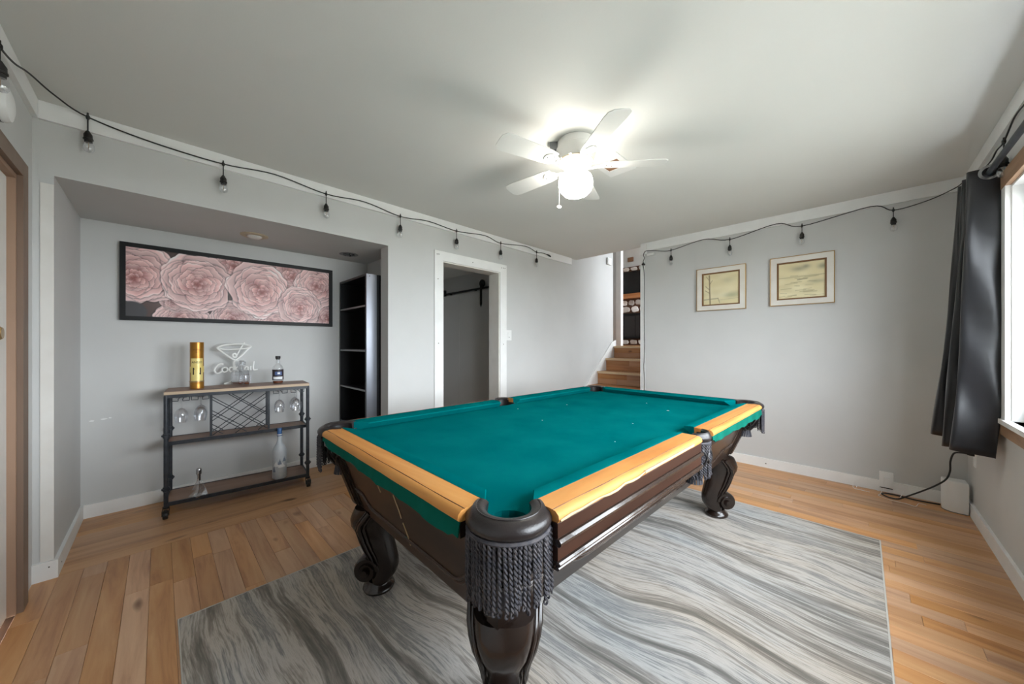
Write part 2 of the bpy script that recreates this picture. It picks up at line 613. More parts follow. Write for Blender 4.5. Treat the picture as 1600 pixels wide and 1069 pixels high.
# ceiling of the room and of the niche
struct('ceiling', MB().box(XL - WT, XR + 0.15, YF - 0.15, YB + 0.12, H, H + 0.14), 'ceil')
RCX, RCY, RCH = -3.50, 1.285, 0.056       # hole of the bare recessed socket
struct('ceiling_niche', MB().box(XN - 0.05, XL - WT, -0.5, RCY - RCH, 2.067, 2.2).box(XN - 0.05, XL - WT, RCY + RCH, 1.70, 2.067, 2.2)
       .box(XN - 0.05, RCX - RCH, RCY - RCH, RCY + RCH, 2.067, 2.2).box(RCX + RCH, XL - WT, RCY - RCH, RCY + RCH, 2.067, 2.2), 'wall')
struct('ceiling_hall', MB().box(-5.2, XL - WT, 1.70, 3.35, 2.22, 2.36), 'ceil')

# walls
NY0, NY1 = -0.385, 1.415
DY0, DY1, DZ = 1.977, 2.752, 2.026
wl = MB()
wl.box(XL - WT, XL, YF - 0.15, NY0, 0, H)
wl.box(XL - WT, XL, NY0, NY1, 2.067, H)
wl.box(XL - WT, XL, NY1, DY0, 0, H)
wl.box(XL - WT, XL, DY0, DY1, DZ, H)
wl.box(XL - WT, XL, DY1, 5.36, 0, H)
wl.box(XL - WT, XL, YB + 0.12, 5.36, H, 4.25)
struct('wall_left', wl, 'wall')
struct('wall_niche_back', MB().box(XN - 0.1, XN, -0.5, 1.70, 0, 2.07), 'wall')
struct('wall_niche_side', MB().box(XN, XL - WT, NY0 - 0.1, NY0, 0, 2.07), 'wall')
struct('wall_niche_end', MB().box(XN, XL - WT, 1.585, 1.70, 0, 2.07), 'wall')
BX0 = -1.90
struct('wall_back', MB().box(BX0, XR + 0.12, YB, YB + 0.12, 0, H), 'wall')
wr = MB()
wr.box(XR, XR + 0.14, YF - 0.15, YB + 0.12, 0, WZ0)
wr.box(XR, XR + 0.14, YF - 0.15, YB + 0.12, WZ1, H)
wr.box(XR, XR + 0.14, YF - 0.15, WY0, WZ0, WZ1)
wr.box(XR, XR + 0.14, WY1, YB + 0.12, WZ0, WZ1)
struct('wall_right', wr, 'wall')
FD0, FD1, FDZ = -2.66, -1.80, 1.955         # opening of the brown-cased door in the front wall
wf = MB()
wf.box(XL - WT, FD0, YF - 0.12, YF, 0, H)
wf.box(FD0, FD1, YF - 0.12, YF, FDZ, H)
wf.box(FD1, XR + 0.14, YF - 0.12, YF, 0, H)
struct('wall_front', wf, 'wall')
# hall behind the cased opening
wh = MB()
wh.box(-5.3, -5.2, 1.55, 3.35, 0, 2.3)
wh.box(-5.2, XL - WT, 1.70, 1.80, 0, 2.3)
struct('wall_hall', wh, 'wall')
YH = 3.16
struct('wall_hall_end', MB().box(-5.2, XL - WT, YH, YH + 0.1, 0, 2.3), 'wall')

# crown boards and baseboards
struct('trim_1', MB().box(XL, XL + 0.018, YF + 0.02, YB - 0.02, H - 0.092, H - 0.001), 'white')
struct('trim_2', MB().box(BX0, XR - 0.018, YB - 0.018, YB, H - 0.098, H - 0.001), 'white')
struct('trim_3', MB().box(XR - 0.018, XR, YF + 0.02, YB, H - 0.095, H - 0.001), 'white')
struct('trim_4', MB().box(XL + 0.02, XR - 0.018, YF, YF + 0.02, H - 0.094, H - 0.001), 'white')
bl = MB()
bl.box(XL, XL + 0.015, YF, NY0 - 0.0, 0, 0.092)
struct('baseboard_left', bl, 'white')
struct('baseboard_left_wall', MB().box(XL, XL + 0.015, NY1, DY0 - 0.10, 0, 0.092).box(XL, XL + 0.015, DY1 + 0.10, 4.05, 0, 0.092), 'white')
struct('baseboard_niche_side', MB().box(XN, XL + 0.015, NY0, NY0 + 0.015, 0, 0.092), 'white')
struct('baseboard_niche_back', MB().box(XN, XN + 0.015, NY0 + 0.015, 1.585, 0, 0.092), 'white')
struct('baseboard_back', MB().box(BX0, XR - 0.015, YB - 0.015, YB, 0, 0.088), 'white')
struct('baseboard_right', MB().box(XR - 0.015, XR, YF, YB, 0, 0.09), 'white')
struct('trim_5', MB().box(BX0 - 0.004, BX0 + 0.035, YB - 0.006, YB - 0.0, 0.09, H - 0.10).box(BX0 - 0.02, BX0, YB - 0.006, YB + 0.12, 0, H), 'white')
struct('trim_6', MB().box(XL, XL + 0.004, -0.428, NY0, 0.093, 2.02), 'oldwhite')
cp_ = MB()
rf = random.Random(21)
for (y_, z_, w_) in ((-0.335, 0.665, 0.03), (-0.28, 0.672, 0.035), (-0.25, 0.676, 0.015)):
    pl_ = [(y_ + w_ / 2 * math.cos(2 * PI * q / 9) * rf.uniform(0.7, 1.1), z_ + 0.005 * math.sin(2 * PI * q / 9) * rf.uniform(0.6, 1.3)) for q in range(9)]
    cp_.prism([(XN, a_, b_) for a_, b_ in pl_], [(XN + 0.0008, a_, b_) for a_, b_ in pl_])
struct('trim_10', cp_, 'white')
# nail holes in trim
nh = MB()
for (x, y, z) in ((XL + 0.0155, -0.397, 0.065), (-3.02, NY0 + 0.0155, 0.04)):
    nh.box(x - 0.004, x + 0.0006, y - 0.004, y + 0.0006, z - 0.003, z + 0.003)
nh.box(-0.66, -0.65, YB - 0.0157, YB - 0.015, 0.035, 0.043)
struct('trim_7', nh, 'ink')

# white casing of the hall opening
dc = thing('door_2', None, None)
dc['kind'] = 'structure'
MB().box(XL, XL + 0.018, DY0 - 0.097, DY0, 0, DZ + 0.092).build('casing', 'white', dc)
MB().box(XL, XL + 0.018, DY1, DY1 + 0.100, 0, DZ + 0.092).build('casing', 'white', dc)
MB().box(XL, XL + 0.018, DY0, DY1, DZ, DZ + 0.092).build('casing_head', 'white', dc)
MB().box(XL - WT - 0.02, XL + 0.004, DY1 - 0.012, DY1 + 0.002, 0, DZ).build('jamb', 'oldwhite', dc)
MB().box(XL - WT - 0.02, XL + 0.004, DY0 - 0.002, DY0 + 0.012, 0, DZ).build('jamb', 'oldwhite', dc)
MB().box(XL - WT - 0.02, XL + 0.004, DY0 + 0.012, DY1 - 0.012, DZ - 0.012, DZ + 0.002).build('jamb_head', 'oldwhite', dc)
for (y, z) in ((DY0 - 0.07, 2.08), (DY0 - 0.05, 2.083), (DY0 - 0.06, 1.84), (2.35, 2.07), (2.77, 2.078), (2.80, 2.08), (2.825, 2.08), (DY0 - 0.055, 1.21), (2.80, 1.20)):
    MB().wheel((XL + 0.0183, y, z), (1, 0, 0), 0.005, 0.001, 8).build('nail_head', 'ink', dc)

# brown-cased white door in the front wall
d1 = thing('door_1', None, None)
d1['kind'] = 'structure'
MB().box(FD0 - 0.085, FD0, YF, YF + 0.02, 0, FDZ + 0.07).build('casing', 'browndark', d1)
MB().box(FD1, FD1 + 0.085, YF, YF + 0.02, 0, FDZ + 0.07).build('casing', 'browndark', d1)
MB().box(FD0, FD1, YF, YF + 0.02, FDZ, FDZ + 0.07).build('casing_head', 'browndark', d1)
MB().box(FD0 - 0.012, FD0 + 0.012, YF - 0.122, YF + 0.002, 0, FDZ).build('jamb', 'brownpaint', d1)
MB().box(FD1 - 0.012, FD1 + 0.012, YF - 0.122, YF + 0.002, 0, FDZ).build('jamb', 'brownpaint', d1)
MB().box(FD0 + 0.012, FD1 - 0.012, YF - 0.122, YF + 0.002, FDZ - 0.02, FDZ).build('jamb_head', 'brownpaint', d1)
leaf = MB().box(FD0 + 0.013, FD1 - 0.013, YF - 0.062, YF - 0.022, 0.005, FDZ - 0.022).build('leaf', 'oldwhite', d1)
MB().lathe([(0.012, 0), (0.012, 0.03), (0.027, 0.045), (0.03, 0.06), (0.02, 0.072)], (0, 0, 0), 14).build('knob', 'brass', leaf, True)
k = leaf.children[0]
k.location = (FD0 + 0.455, YF - 0.022, 1.24)
k.rotation_euler = (-PI / 2, 0, 0)

# window in the right wall
w1 = thing('window_1', None, None)
w1['kind'] = 'structure'
XW = XR
for (y0, y1) in ((WY0 - 0.07, WY0), (WY1, WY1 + 0.07)):
    MB().box(XW - 0.02, XW, y0, y1, WZ0, WZ1).build('casing', 'white', w1)
MB().box(XW - 0.022, XW, WY0 - 0.09, WY1 + 0.09, WZ1, WZ1 + 0.085).build('head_casing', 'trimwood', w1)
MB().box(XW - 0.03, XW + 0.1, WY0 - 0.09, WY1 + 0.09, WZ0 - 0.025, WZ0).build('sill', 'white', w1)
MB().box(XW - 0.022, XW, WY0 - 0.09, WY1 + 0.09, WZ0 - 0.085, WZ0 - 0.025).build('apron', 'trimwood', w1)
MB().box(XW, XW + 0.13, WY1 - 0.012, WY1 + 0.001, WZ0, WZ1).build('jamb', 'white', w1)
MB().box(XW, XW + 0.13, WY0 - 0.001, WY0 + 0.012, WZ0, WZ1).build('jamb', 'white', w1)
MB().box(XW, XW + 0.13, WY0 + 0.012, WY1 - 0.012, WZ1 - 0.012, WZ1 + 0.001).build('jamb_head', 'white', w1)
nsash = 3
sw = (WY1 - WY0 - 0.024) / nsash
for i in range(nsash):
    y0 = WY0 + 0.012 + i * sw
    y1 = y0 + sw
    sb = MB()
    for (a, b_) in ((y0, y0 + 0.045), (y1 - 0.045, y1)):
        sb.box(XW + 0.045, XW + 0.085, a, b_, WZ0, WZ1 - 0.012)
    sb.box(XW + 0.045, XW + 0.085, y0 + 0.045, y1 - 0.045, WZ0, WZ0 + 0.05)
    sb.box(XW + 0.045, XW + 0.085, y0 + 0.045, y1 - 0.045, WZ1 - 0.062, WZ1 - 0.012)
    so = sb.build('sash', 'white', w1)
    MB().box(XW + 0.063, XW + 0.067, y0 + 0.045, y1 - 0.045, WZ0 + 0.05, WZ1 - 0.062).build('pane', 'pane', so)
for (nm, xa, y0, y1, z0, z1) in (('window_2', -0.35, 6.0, 8.4, 2.0, 3.6),):
    wk = thing(nm, None, None)
    wk['kind'] = 'structure'
    fk = MB()
    fk.box(xa, xa + 0.04, y0, y0 + 0.035, z0, z1).box(xa, xa + 0.04, y1 - 0.035, y1, z0, z1).box(xa, xa + 0.04, y0 + 0.035, y1 - 0.035, z0, z0 + 0.035).box(xa, xa + 0.04, y0 + 0.035, y1 - 0.035, z1 - 0.035, z1)
    fk.build('window_frame', 'white', wk)
    MB().box(xa + 0.018, xa + 0.022, y0 + 0.035, y1 - 0.035, z0 + 0.035, z1 - 0.035).build('pane', 'pane', wk)
struct('ground', MB().box(XR + 0.6, 40, -25, 40, -0.75, -0.6), 'ground')

# ------------------------------------------------------------------ stairs and the room upstairs
RISE, RUN, SY = 0.195, 0.258, 4.08
st = thing('staircase', 'wooden staircase with pale nosings rising beside the grey wall', 'staircase', (0, 0, 0))
SX0, SX1 = XL + 0.022, BX0 - 0.022
for i in range(6):
    z0, z1 = RISE * i, RISE * (i + 1)
    yy = SY + RUN * i
    if yy < YB + 0.13:
        sx1 = BX0 - 0.022
    else:
        sx1 = SX1
    r_ = MB().box(SX0, sx1, yy, yy + 0.03, z0, z1 - 0.032).build('riser', 'sub', st)
    xs = [SX0, SX0 + random.uniform(0.3, 0.7), sx1]
    for (za, zb) in ((z0 + 0.002, z0 + 0.082), (z0 + 0.083, z1 - 0.033)):
        xm = random.uniform(SX0 + 0.25, sx1 - 0.2)
        for (xa, xb) in ((SX0, xm - 0.001), (xm + 0.001, sx1)):
            MB().box(xa, xb, yy - 0.012, yy, za, zb).build('plank', 'stairwood', r_)
    if i < 5:
        MB().box(SX0, sx1, yy, yy + RUN + 0.001, z1 - 0.03, z1 - 0.001).build('tread', 'stairwood', st)
    MB().box(SX0, sx1, yy - 0.032, yy, z1 - 0.032, z1).build('nosing', 'nosing', st)
LZ = RISE * 6
struct('floor_stairwell', MB().box(XL - 0.1, BX0 + 0.1, YB + 0.0, SY + RUN * 6, -0.06, -0.005).box(XL - 0.1, BX0 + 0.1, SY + RUN * 5 + 0.05, SY + RUN * 5 + 0.15, -0.06, RISE * 6 - 0.2), 'sub')
LY = SY + RUN * 5
struct('floor_upstairs', MB().box(-6.2, -0.4, LY, 10.3, LZ - 0.2, LZ - 0.001), 'stairwood')
# white skirt board along the stairs
sk = MB()
pl = []
for (y_, z_) in ((3.98, 0), (4.30, 0), (LY + 0.05, LZ - 0.16), (LY + 0.05, LZ + 0.10), (LY - 0.08, LZ + 0.06), (3.98, 0.14)):
    pl.append((y_, z_))
sk.prism([(XL, a, b_) for a, b_ in pl], [(XL + 0.02, a, b_) for a, b_ in pl])
struct('trim_8', sk, 'white')
UZ = 4.25
wu = MB()
wu.box(BX0, BX0 + 0.12, YB + 0.12, LY + 0.0, 0, UZ)
struct('wall_stairwell', wu, 'wall')
wg = MB()
wg.box(XL, XR + 0.14, YB + 0.0, YB + 0.12, H + 0.14, UZ)
struct('wall_stairwell_upper', wg, 'wall')
struct('ceiling_upstairs', MB().box(-6.3, 0, YB, 10.4, UZ, UZ + 0.1), 'ceil')
wz = MB()
wz.box(-0.4, -0.28, LY, 6.0, LZ, UZ).box(-0.4, -0.28, 8.4, 10.3, LZ, UZ).box(-0.4, -0.28, 6.0, 8.4, LZ, 2.0).box(-0.4, -0.28, 6.0, 8.4, 3.6, UZ)
wz.box(BX0 + 0.12, -0.4, LY - 0.12, LY, LZ, UZ)
struct('wall_upstairs_right', wz, 'wall')
struct('wall_upstairs_left', MB().box(-6.3, -6.2, 5.2, 10.3, LZ, UZ).box(-6.2, XL - WT, 5.24, 5.36, LZ, UZ), 'wall')
struct('wall_upstairs_partition', MB().box(-6.2, -3.50, 6.5, 6.56, LZ, UZ), 'wall')
struct('trim_9', MB().box(-3.50, -3.395, 6.49, 6.58, LZ, UZ), 'white')
struct('baseboard_upstairs', MB().box(-6.2, -3.50, 6.48, 6.5, LZ, LZ + 0.11), 'white')
struct('wall_upstairs_back', MB().box(-6.3, -0.28, 9.75, 9.9, LZ, UZ), 'white')

fp = thing('fireplace', 'stone fireplace with glass firebox doors in the room at the top of the stairs', 'fireplace', (-4.6, 9.5, LZ))
MB().box(-1.2, 1.0, 0.03, 0.24, 0, 2.25).build('mortar_backing', 'mortar', fp)
stone_unit = []


def stone(u, z, wd, ht, depth, seed):
    rr = random.Random(seed)
    n = 8
    base, mid, top = [], [], []
    for q in range(n):
        a = 2 * PI * q / n + rr.uniform(-0.2, 0.2)
        kx = abs(math.cos(a)) ** 0.7 * math.copysign(1, math.cos(a)) * rr.uniform(0.88, 1.05)
        kz = abs(math.sin(a)) ** 0.7 * math.copysign(1, math.sin(a)) * rr.uniform(0.88, 1.05)
        base.append((kx * wd / 2, 0.04, kz * ht / 2))
        mid.append((kx * wd / 2, -depth * 0.6, kz * ht / 2))
        top.append((kx * wd / 2 * 0.8, -depth, kz * ht / 2 * 0.8))
    return MB().loft([base, mid, top]).build('stone', 'stone', fp, False, (u, 0.02, z))


sd = 0
for (za, zb) in ((0.02, 0.17), (0.93, 1.12), (1.13, 1.30), (2.12, 2.24)):
    u = -1.1
    while u < 0.95:
        wd = random.uniform(0.20, 0.32)
        stone(u + wd / 2, (za + zb) / 2, wd - 0.025, (zb - za) - 0.012, 0.03, sd)
        sd += 1
        u += wd
for zr in (0.28, 0.45, 0.62, 0.79):
    for u in (-0.98, -0.72, -0.46, 0.62, 0.86):
        wd = random.uniform(0.2, 0.25)
        stone(u, zr, wd, 0.15, 0.03, sd)
        sd += 1
fb = MB()
fb.box(-0.32, 0.5, -0.06, 0.03, 0.19, 0.26).box(-0.32, 0.5, -0.06, 0.03, 0.84, 0.91).box(-0.32, -0.24, -0.06, 0.03, 0.26, 0.84).box(0.42, 0.5, -0.06, 0.03, 0.26, 0.84)
fbo = fb.build('firebox_frame', 'frame', fp)
MB().box(-0.24, 0.085, -0.045, 0.02, 0.26, 0.84).build('glass_door', 'firebox', fbo)
MB().box(0.095, 0.42, -0.045, 0.02, 0.26, 0.84).build('glass_door', 'firebox', fbo)
MB().box(-1.25, 1.05, -0.16, 0.06, 1.33, 1.46).build('mantel', 'mantel', fp)
tv = thing('television', 'black wall television above the orange wooden fireplace mantel', 'television', (-4.6, 9.45, LZ + 1.48))
MB().box(-0.7, 0.7, 0, 0.05, 0.0, 0.62).build('bezel', 'frame', tv)
MB().box(-0.67, 0.67, -0.004, 0.002, 0.03, 0.59).build('screen', 'screen', tv)
tag(MB().box(-4.86, -4.70, 9.70, 9.752, 3.62, 3.74).build('vent_grille', 'rust'), 'small brown vent high on the wall above the stone fireplace', 'vent')

ch = thing('door_chime', 'small white chime box high on the stairwell wall', 'chime', (XL, 5.2, 2.56))
MB().box(0, 0.03, -0.055, 0.055, -0.055, 0.055).build('cover', 'plastic', ch)
MB().box(0.03, 0.036, -0.035, 0.035, -0.04, 0.04).build('grille_panel', 'white', ch)

# ------------------------------------------------------------------ rug
RX0, RX1, RY0, RY1 = -2.10, 0.088, 0.05, 3.09
rug = thing('area_rug', 'grey and beige area rug with wavy strata pattern under the pool table', 'rug', ((RX0 + RX1) / 2, (RY0 + RY1) / 2, 0))
rw, rl = (RX1 - RX0) / 2, (RY1 - RY0) / 2
rm = MB()
ring = lambda i, z: [(-rw + i, -rl + i, z), (rw - i, -rl + i, z), (rw - i, rl - i, z), (-rw + i, rl - i, z)]
rm.loft([ring(0.008, 0.0005), ring(0.008, 0.008), ring(0.012, 0.010)])
rm.build('pile', 'rug', rug)
rb = MB()
rb.tube([(-rw + 0.006, -rl + 0.006, 0.0052), (rw - 0.006, -rl + 0.006, 0.0052), (rw - 0.006, rl - 0.006, 0.0052), (-rw + 0.006, rl - 0.006, 0.0052)], 0.005, 6, True)
rb.build('binding', 'rugedge', rug)

# ------------------------------------------------------------------ pool table
TZ = 0.010                      # stands on the rug
PT = thing('pool_table', 'antique pool table with teal felt, bare orange rails and dark scroll legs', 'pool table', (-1.195, 1.75, TZ), math.radians(-1.3))
HX, HY = 0.71, 1.235            # half size over the rails
RT = 0.79                       # rail top above the rug
NX_, NY_ = HX - 0.138, HY - 0.138   # half size between cushion noses
BED = RT - 0.038
PCX, PCY, PR = HX - 0.107, HY - 0.107, 0.058
SPX, SPR = HX - 0.058, 0.05


def arc(cx, cy, r, a0, a1, n):
    return [(cx + r * math.cos(a0 + (a1 - a0) * i / n), cy + r * math.sin(a0 + (a1 - a0) * i / n)) for i in range(n + 1)]


# bed with pocket notches
bx_, by_ = HX - 0.095, HY - 0.095
out = []
for (sx, sy) in ((1, -1), (1, 0), (1, 1), (-1, 1), (-1, 0), (-1, -1)):
    if sy:
        ca = math.atan2(-sy, -sx)
        d0 = (ca + 1.75) if sx * sy < 0 else (ca + 1.75)
        pts = arc(sx * PCX, sy * PCY, PR, ca + 1.75, ca - 1.75, 10)
        pts = [(min(max(px, -bx_), bx_), min(max(py, -by_), by_)) for px, py in pts]
    else:
        ca = PI if sx > 0 else 0
        pts = arc(sx * SPX, 0, SPR, ca + 1.45, ca - 1.45, 8)
        pts = [(min(max(px, -bx_), bx_), py) for px, py in pts]
    out += pts
MB().prism([(p[0], p[1], BED - 0.028) for p in out], [(p[0], p[1], BED) for p in out]).build('felt_bed', 'felt', PT)
lint = MB()
for (lx, ly, ll) in ((0.28, 0.62, 0.016), (-0.1, -0.2, 0.005), (0.3, 0.1, 0.006), (-0.32, 0.32, 0.005), (-0.45, -0.05, 0.004), (0.05, 0.8, 0.005), (0.42, -0.3, 0.004)):
    lint.box(lx - ll / 2, lx + ll / 2, ly - 0.0015, ly + 0.0015, BED, BED + 0.0012)
lint.build('chalk_mark', 'snow', PT)


def rail(axis, side, a, b_, ca, cb, skirt, flap, mname, ct=0.084):
    """one rail from a to b along the axis; ca/cb cut back the cushion at each end"""
    def P(u, t, z):
        # u along, t inward from outer edge
        return ((side * (HX - t)), u, z) if axis == 'Y' else (u, side * (HY - t), z)
    wood = MB()
    prof = [(0.006, RT - 0.030), (0.0, RT - 0.022), (0.002, RT - 0.010), (0.012, RT - 0.002), (0.03, RT), (0.084, RT), (0.084, RT - 0.03)]
    n = 12
    rings = []
    for i in range(n + 1):
        u = a + (b_ - a) * i / n
        wob = 0.0009 * math.sin(i * 2.1)
        rings.append([P(u, t, z + (wob if t < 0.03 else 0)) for t, z in prof])
    wood.loft(rings)
    wo = wood.build('rail', mname, PT, True, angle=50)
    gr = [P(a + (b_ - a) * i / 12, 0.020 + 0.0012 * math.sin(i * 1.7), RT - 0.0012) for i in range(13)]
    MB().tube(gr, 0.0013, 5).build('groove', 'railgroove', wo, True)
    # cushion
    cu = MB()
    cp = [(ct, RT + 0.0006, 0), (0.094, RT + 0.002, 0.2), (0.134, RT - 0.003, 1.0), (0.138, RT - 0.007, 1.0), (0.108, BED + 0.001, 0.5), (0.0845, BED + 0.001, 0), (0.0845, RT + 0.0002, 0)]
    sgn = 1 if b_ > a else -1
    r0 = [P(a + sgn * ca * f, t, z) for t, z, f in cp]
    r1 = [P(b_ - sgn * cb * f, t, z) for t, z, f in cp]
    rr = []
    for i in range(9):
        rr.append([tuple(r0[q][k_] + (r1[q][k_] - r0[q][k_]) * i / 8 for k_ in range(3)) for q in range(len(cp))])
    cu.loft(rr)
    cu.build('cushion', 'felt', PT, True, angle=35)
    under = MB()
    pr2 = [(0.008, RT - 0.070), (0.008, RT - 0.0305), (0.094, RT - 0.0305), (0.094, RT - 0.070)]
    under.loft([[P(a, t, z) for t, z in pr2], [P(b_, t, z) for t, z in pr2]])
    under.build('sub_rail', 'tabledark', PT)
    if flap:
        fm = MB()
        n = 46
        rf = random.Random(int(a * 100) + 5)
        top, bot = [], []
        for i in range(n + 1):
            u = a + (b_ - a) * i / n
            low = RT - 0.056 - 0.018 * i / n - 0.003 * math.sin(i * 0.33) - rf.uniform(0, 0.004) + (0.012 if i < 2 or i > n - 2 else 0)
            top.append(u)
            bot.append(low)
        rings = []
        for i in range(n + 1):
            o1 = 0.003 * math.sin(i * 0.9)
            rings.append([P(top[i], 0.004, RT - 0.028), P(top[i], 0.001 + o1, bot[i]), P(top[i], 0.004 + o1, bot[i]), P(top[i], 0.008, RT - 0.028)])
        fm.loft(rings)
        fm.build('loose_cloth', 'feltflap', PT, True)
    if skirt:
        def strip(t0, t1, za, zb, nm, mm, rnd=0.003):
            q = [(t0 + rnd, za), (t0, za + rnd), (t0, zb - rnd), (t0 + rnd, zb), (t1, zb), (t1, za)]
            MB().loft([[P(a, t, z) for t, z in q], [P(b_, t, z) for t, z in q]]).build(nm, mm, PT, True)
        strip(0.004, 0.03, RT - 0.068, RT - 0.028, 'skirt_board', 'skirt')
        strip(-0.006, 0.03, RT - 0.086, RT - 0.068, 'moulding', 'mould', 0.006)
        strip(0.004, 0.03, RT - 0.122, RT - 0.086, 'skirt_board', 'skirt')
        strip(-0.004, 0.03, RT - 0.133, RT - 0.122, 'moulding', 'mould', 0.004)
        strip(0.000, 0.03, RT - 0.144, RT - 0.134, 'moulding', 'mould', 0.004)
    return wo


ex = HX - 0.172
sy_ = HY - 0.172
sp = 0.075
rail('X', -1, -ex, ex, 0.058, 0.058, False, True, 'railx')
rail('X', 1, -ex, ex, 0.058, 0.058, False, True, 'railx', 0.026)
rail('Y', 1, -sy_, -sp, 0.058, 0.018, True, False, 'rail')
rail('Y', 1, sp, sy_, 0.018, 0.058, False, True, 'rail')
rail('Y', -1, -sy_, -sp, 0.058, 0.018, False, True, 'rail', 0.030)
rail('Y', -1, sp, sy_, 0.018, 0.058, False, True, 'rail', 0.026)
# splintered veneer strips on the near long rail
sv = MB()
sv.box(HX - 0.004, HX + 0.004, -0.62, -0.18, RT - 0.020, RT - 0.011)
sv.build('loose_veneer', 'chip', PT)
sv = MB()
rf = random.Random(3)
path = [(HX + 0.001, -1.06 + 0.044 * i, RT - 0.020 + rf.uniform(-0.004, 0.004)) for i in range(11)]
sv.tube(path, [0.002 + rf.uniform(0, 0.003) for _ in path], 5)
sv.build('splintered_edge', 'chip', PT)

# cabinet
ZT, ZB = RT - 0.07, 0.395
TXh, TYh, BXh, BYh = HX - 0.09, HY - 0.075, 0.505, 1.075
body = MB()
rect = lambda hx, hy, z: [(-hx, -hy, z), (hx, -hy, z), (hx, hy, z), (-hx, hy, z)]
for (hx, hy, z) in ():
    pass


def lerp(a, b_, t):
    return a + (b_ - a) * t


def face_pt(side, u, t, off):
    """point on a tapered cabinet side: u -1..1 along, t 0 bottom..1 top, off outward"""
    hx, hy, z = lerp(BXh, TXh, t), lerp(BYh, TYh, t), lerp(ZB, ZT, t)
    if side == 'near':
        return Vector((u * hx, -hy - off, z - off * 0.3))
    if side == 'far':
        return Vector((u * hx, hy + off, z - off * 0.3))
    if side == 'right':
        return Vector((hx + off, u * hy, z - off * 0.3))
    return Vector((-hx - off, u * hy, z - off * 0.3))


for side, mm in (('near', 'tabledarkx'), ('far', 'tabledarkx'), ('right', 'tabledark'), ('left', 'tabledark')):
    p = [face_pt(side, -1, 0, 0), face_pt(side, 1, 0, 0), face_pt(side, 1, 1, 0), face_pt(side, -1, 1, 0)]
    q = [face_pt(side, -0.97, 0, -0.03), face_pt(side, 0.97, 0, -0.03), face_pt(side, 0.97, 1, -0.03), face_pt(side, -0.97, 1, -0.03)]
    sdo = MB().prism(p, q).build('side_panel', mm, PT)
    # mouldings: top bead, scalloped lower line, plain bottom board edge
    L_ = (TYh if side in ('right', 'left') else TXh)
    for (pts, r) in (
        ([(-0.95, 0.86), (0.95, 0.86)], 0.006),
        ([(-0.95, 0.90), (0.95, 0.90)], 0.004),
        ([(-0.93, 0.34), (-0.72, 0.34), (-0.66, 0.24), (-0.60, 0.20), (0.60, 0.20), (0.66, 0.24), (0.72, 0.34), (0.93, 0.34)], 0.006),
        ([(-0.93, 0.30), (-0.74, 0.30), (-0.68, 0.20), (-0.62, 0.165), (0.62, 0.165), (0.68, 0.20), (0.74, 0.30), (0.93, 0.30)], 0.004),
        ([(-0.93, 0.34), (-0.93, 0.86)], 0.005), ([(0.93, 0.34), (0.93, 0.86)], 0.005),
    ):
        if side == 'right':
            if pts[0][1] == 0.86 or pts[0][1] == 0.90:
                pass
        MB().tube([face_pt(side, u, t, 0.001) for u, t in pts], r, 6).build('bead', 'mould' if side == 'right' else mm, sdo, True)
    if side in ('right', 'left'):
        for (u0, u1) in ((-0.42, -0.02), (0.04, 0.17)):
            for (p0, p1) in (((u0, 0.62), (u1, 0.62)), ((u1, 0.62), (u1 - 0.0, 0.36)), ((u0, 0.36), (u1, 0.36)), ((u0, 0.62), (u0, 0.36))):
                MB().tube([face_pt(side, *p0, 0.001), face_pt(side, *p1, 0.001)], 0.004, 6).build('bead', mm, sdo, True)
# corner posts: layered canted boards
for (sx, sy) in ((1, -1), (1, 1), (-1, 1), (-1, -1)):
    cp = MB()
    for (d, wd) in ((0.0, 0.060), (0.008, 0.040), (0.015, 0.018)):
        for ax in (0, 1):
            def q(t, e, o_):
                hx, hy, z = lerp(BXh, TXh, t), lerp(BYh, TYh, t), lerp(ZB + 0.03, ZT, t)
                if ax == 0:
                    return Vector((sx * (hx - e), sy * (hy + o_), z))
                return Vector((sx * (hx + o_), sy * (hy - e), z))
            o1 = 0.012 + d
            cp.prism([q(0, -o1, -0.01), q(0, wd, -0.01), q(0, wd, o1), q(0, -o1, o1)], [q(1, -o1, -0.01), q(1, wd, -0.01), q(1, wd, o1), q(1, -o1, o1)])
    cp.build('corner_post', 'tabledark', PT)
bm_ = MB()
bm_.box(-BXh + 0.02, BXh - 0.02, -BYh + 0.02, BYh - 0.02, ZB - 0.0, ZB + 0.02)
bm_.build('underside', 'tabledark', PT)
# scratches on the near panel and pale chips
sc_ = MB()
rf = random.Random(11)
for (u, t) in ((-0.28, 0.80), (-0.02, 0.72), (0.02, 0.40)):
    pth = [face_pt('near', u + 0.012 * k_ + rf.uniform(-0.008, 0.008), t - 0.09 * k_, 0.002) for k_ in range(4 if t < 0.75 else 3)]
    sc_.tube(pth, 0.0022, 5)
sc_.build('scratch', 'chip', PT)

# scroll legs
LEGX, LEGY = 0.450, 0.998


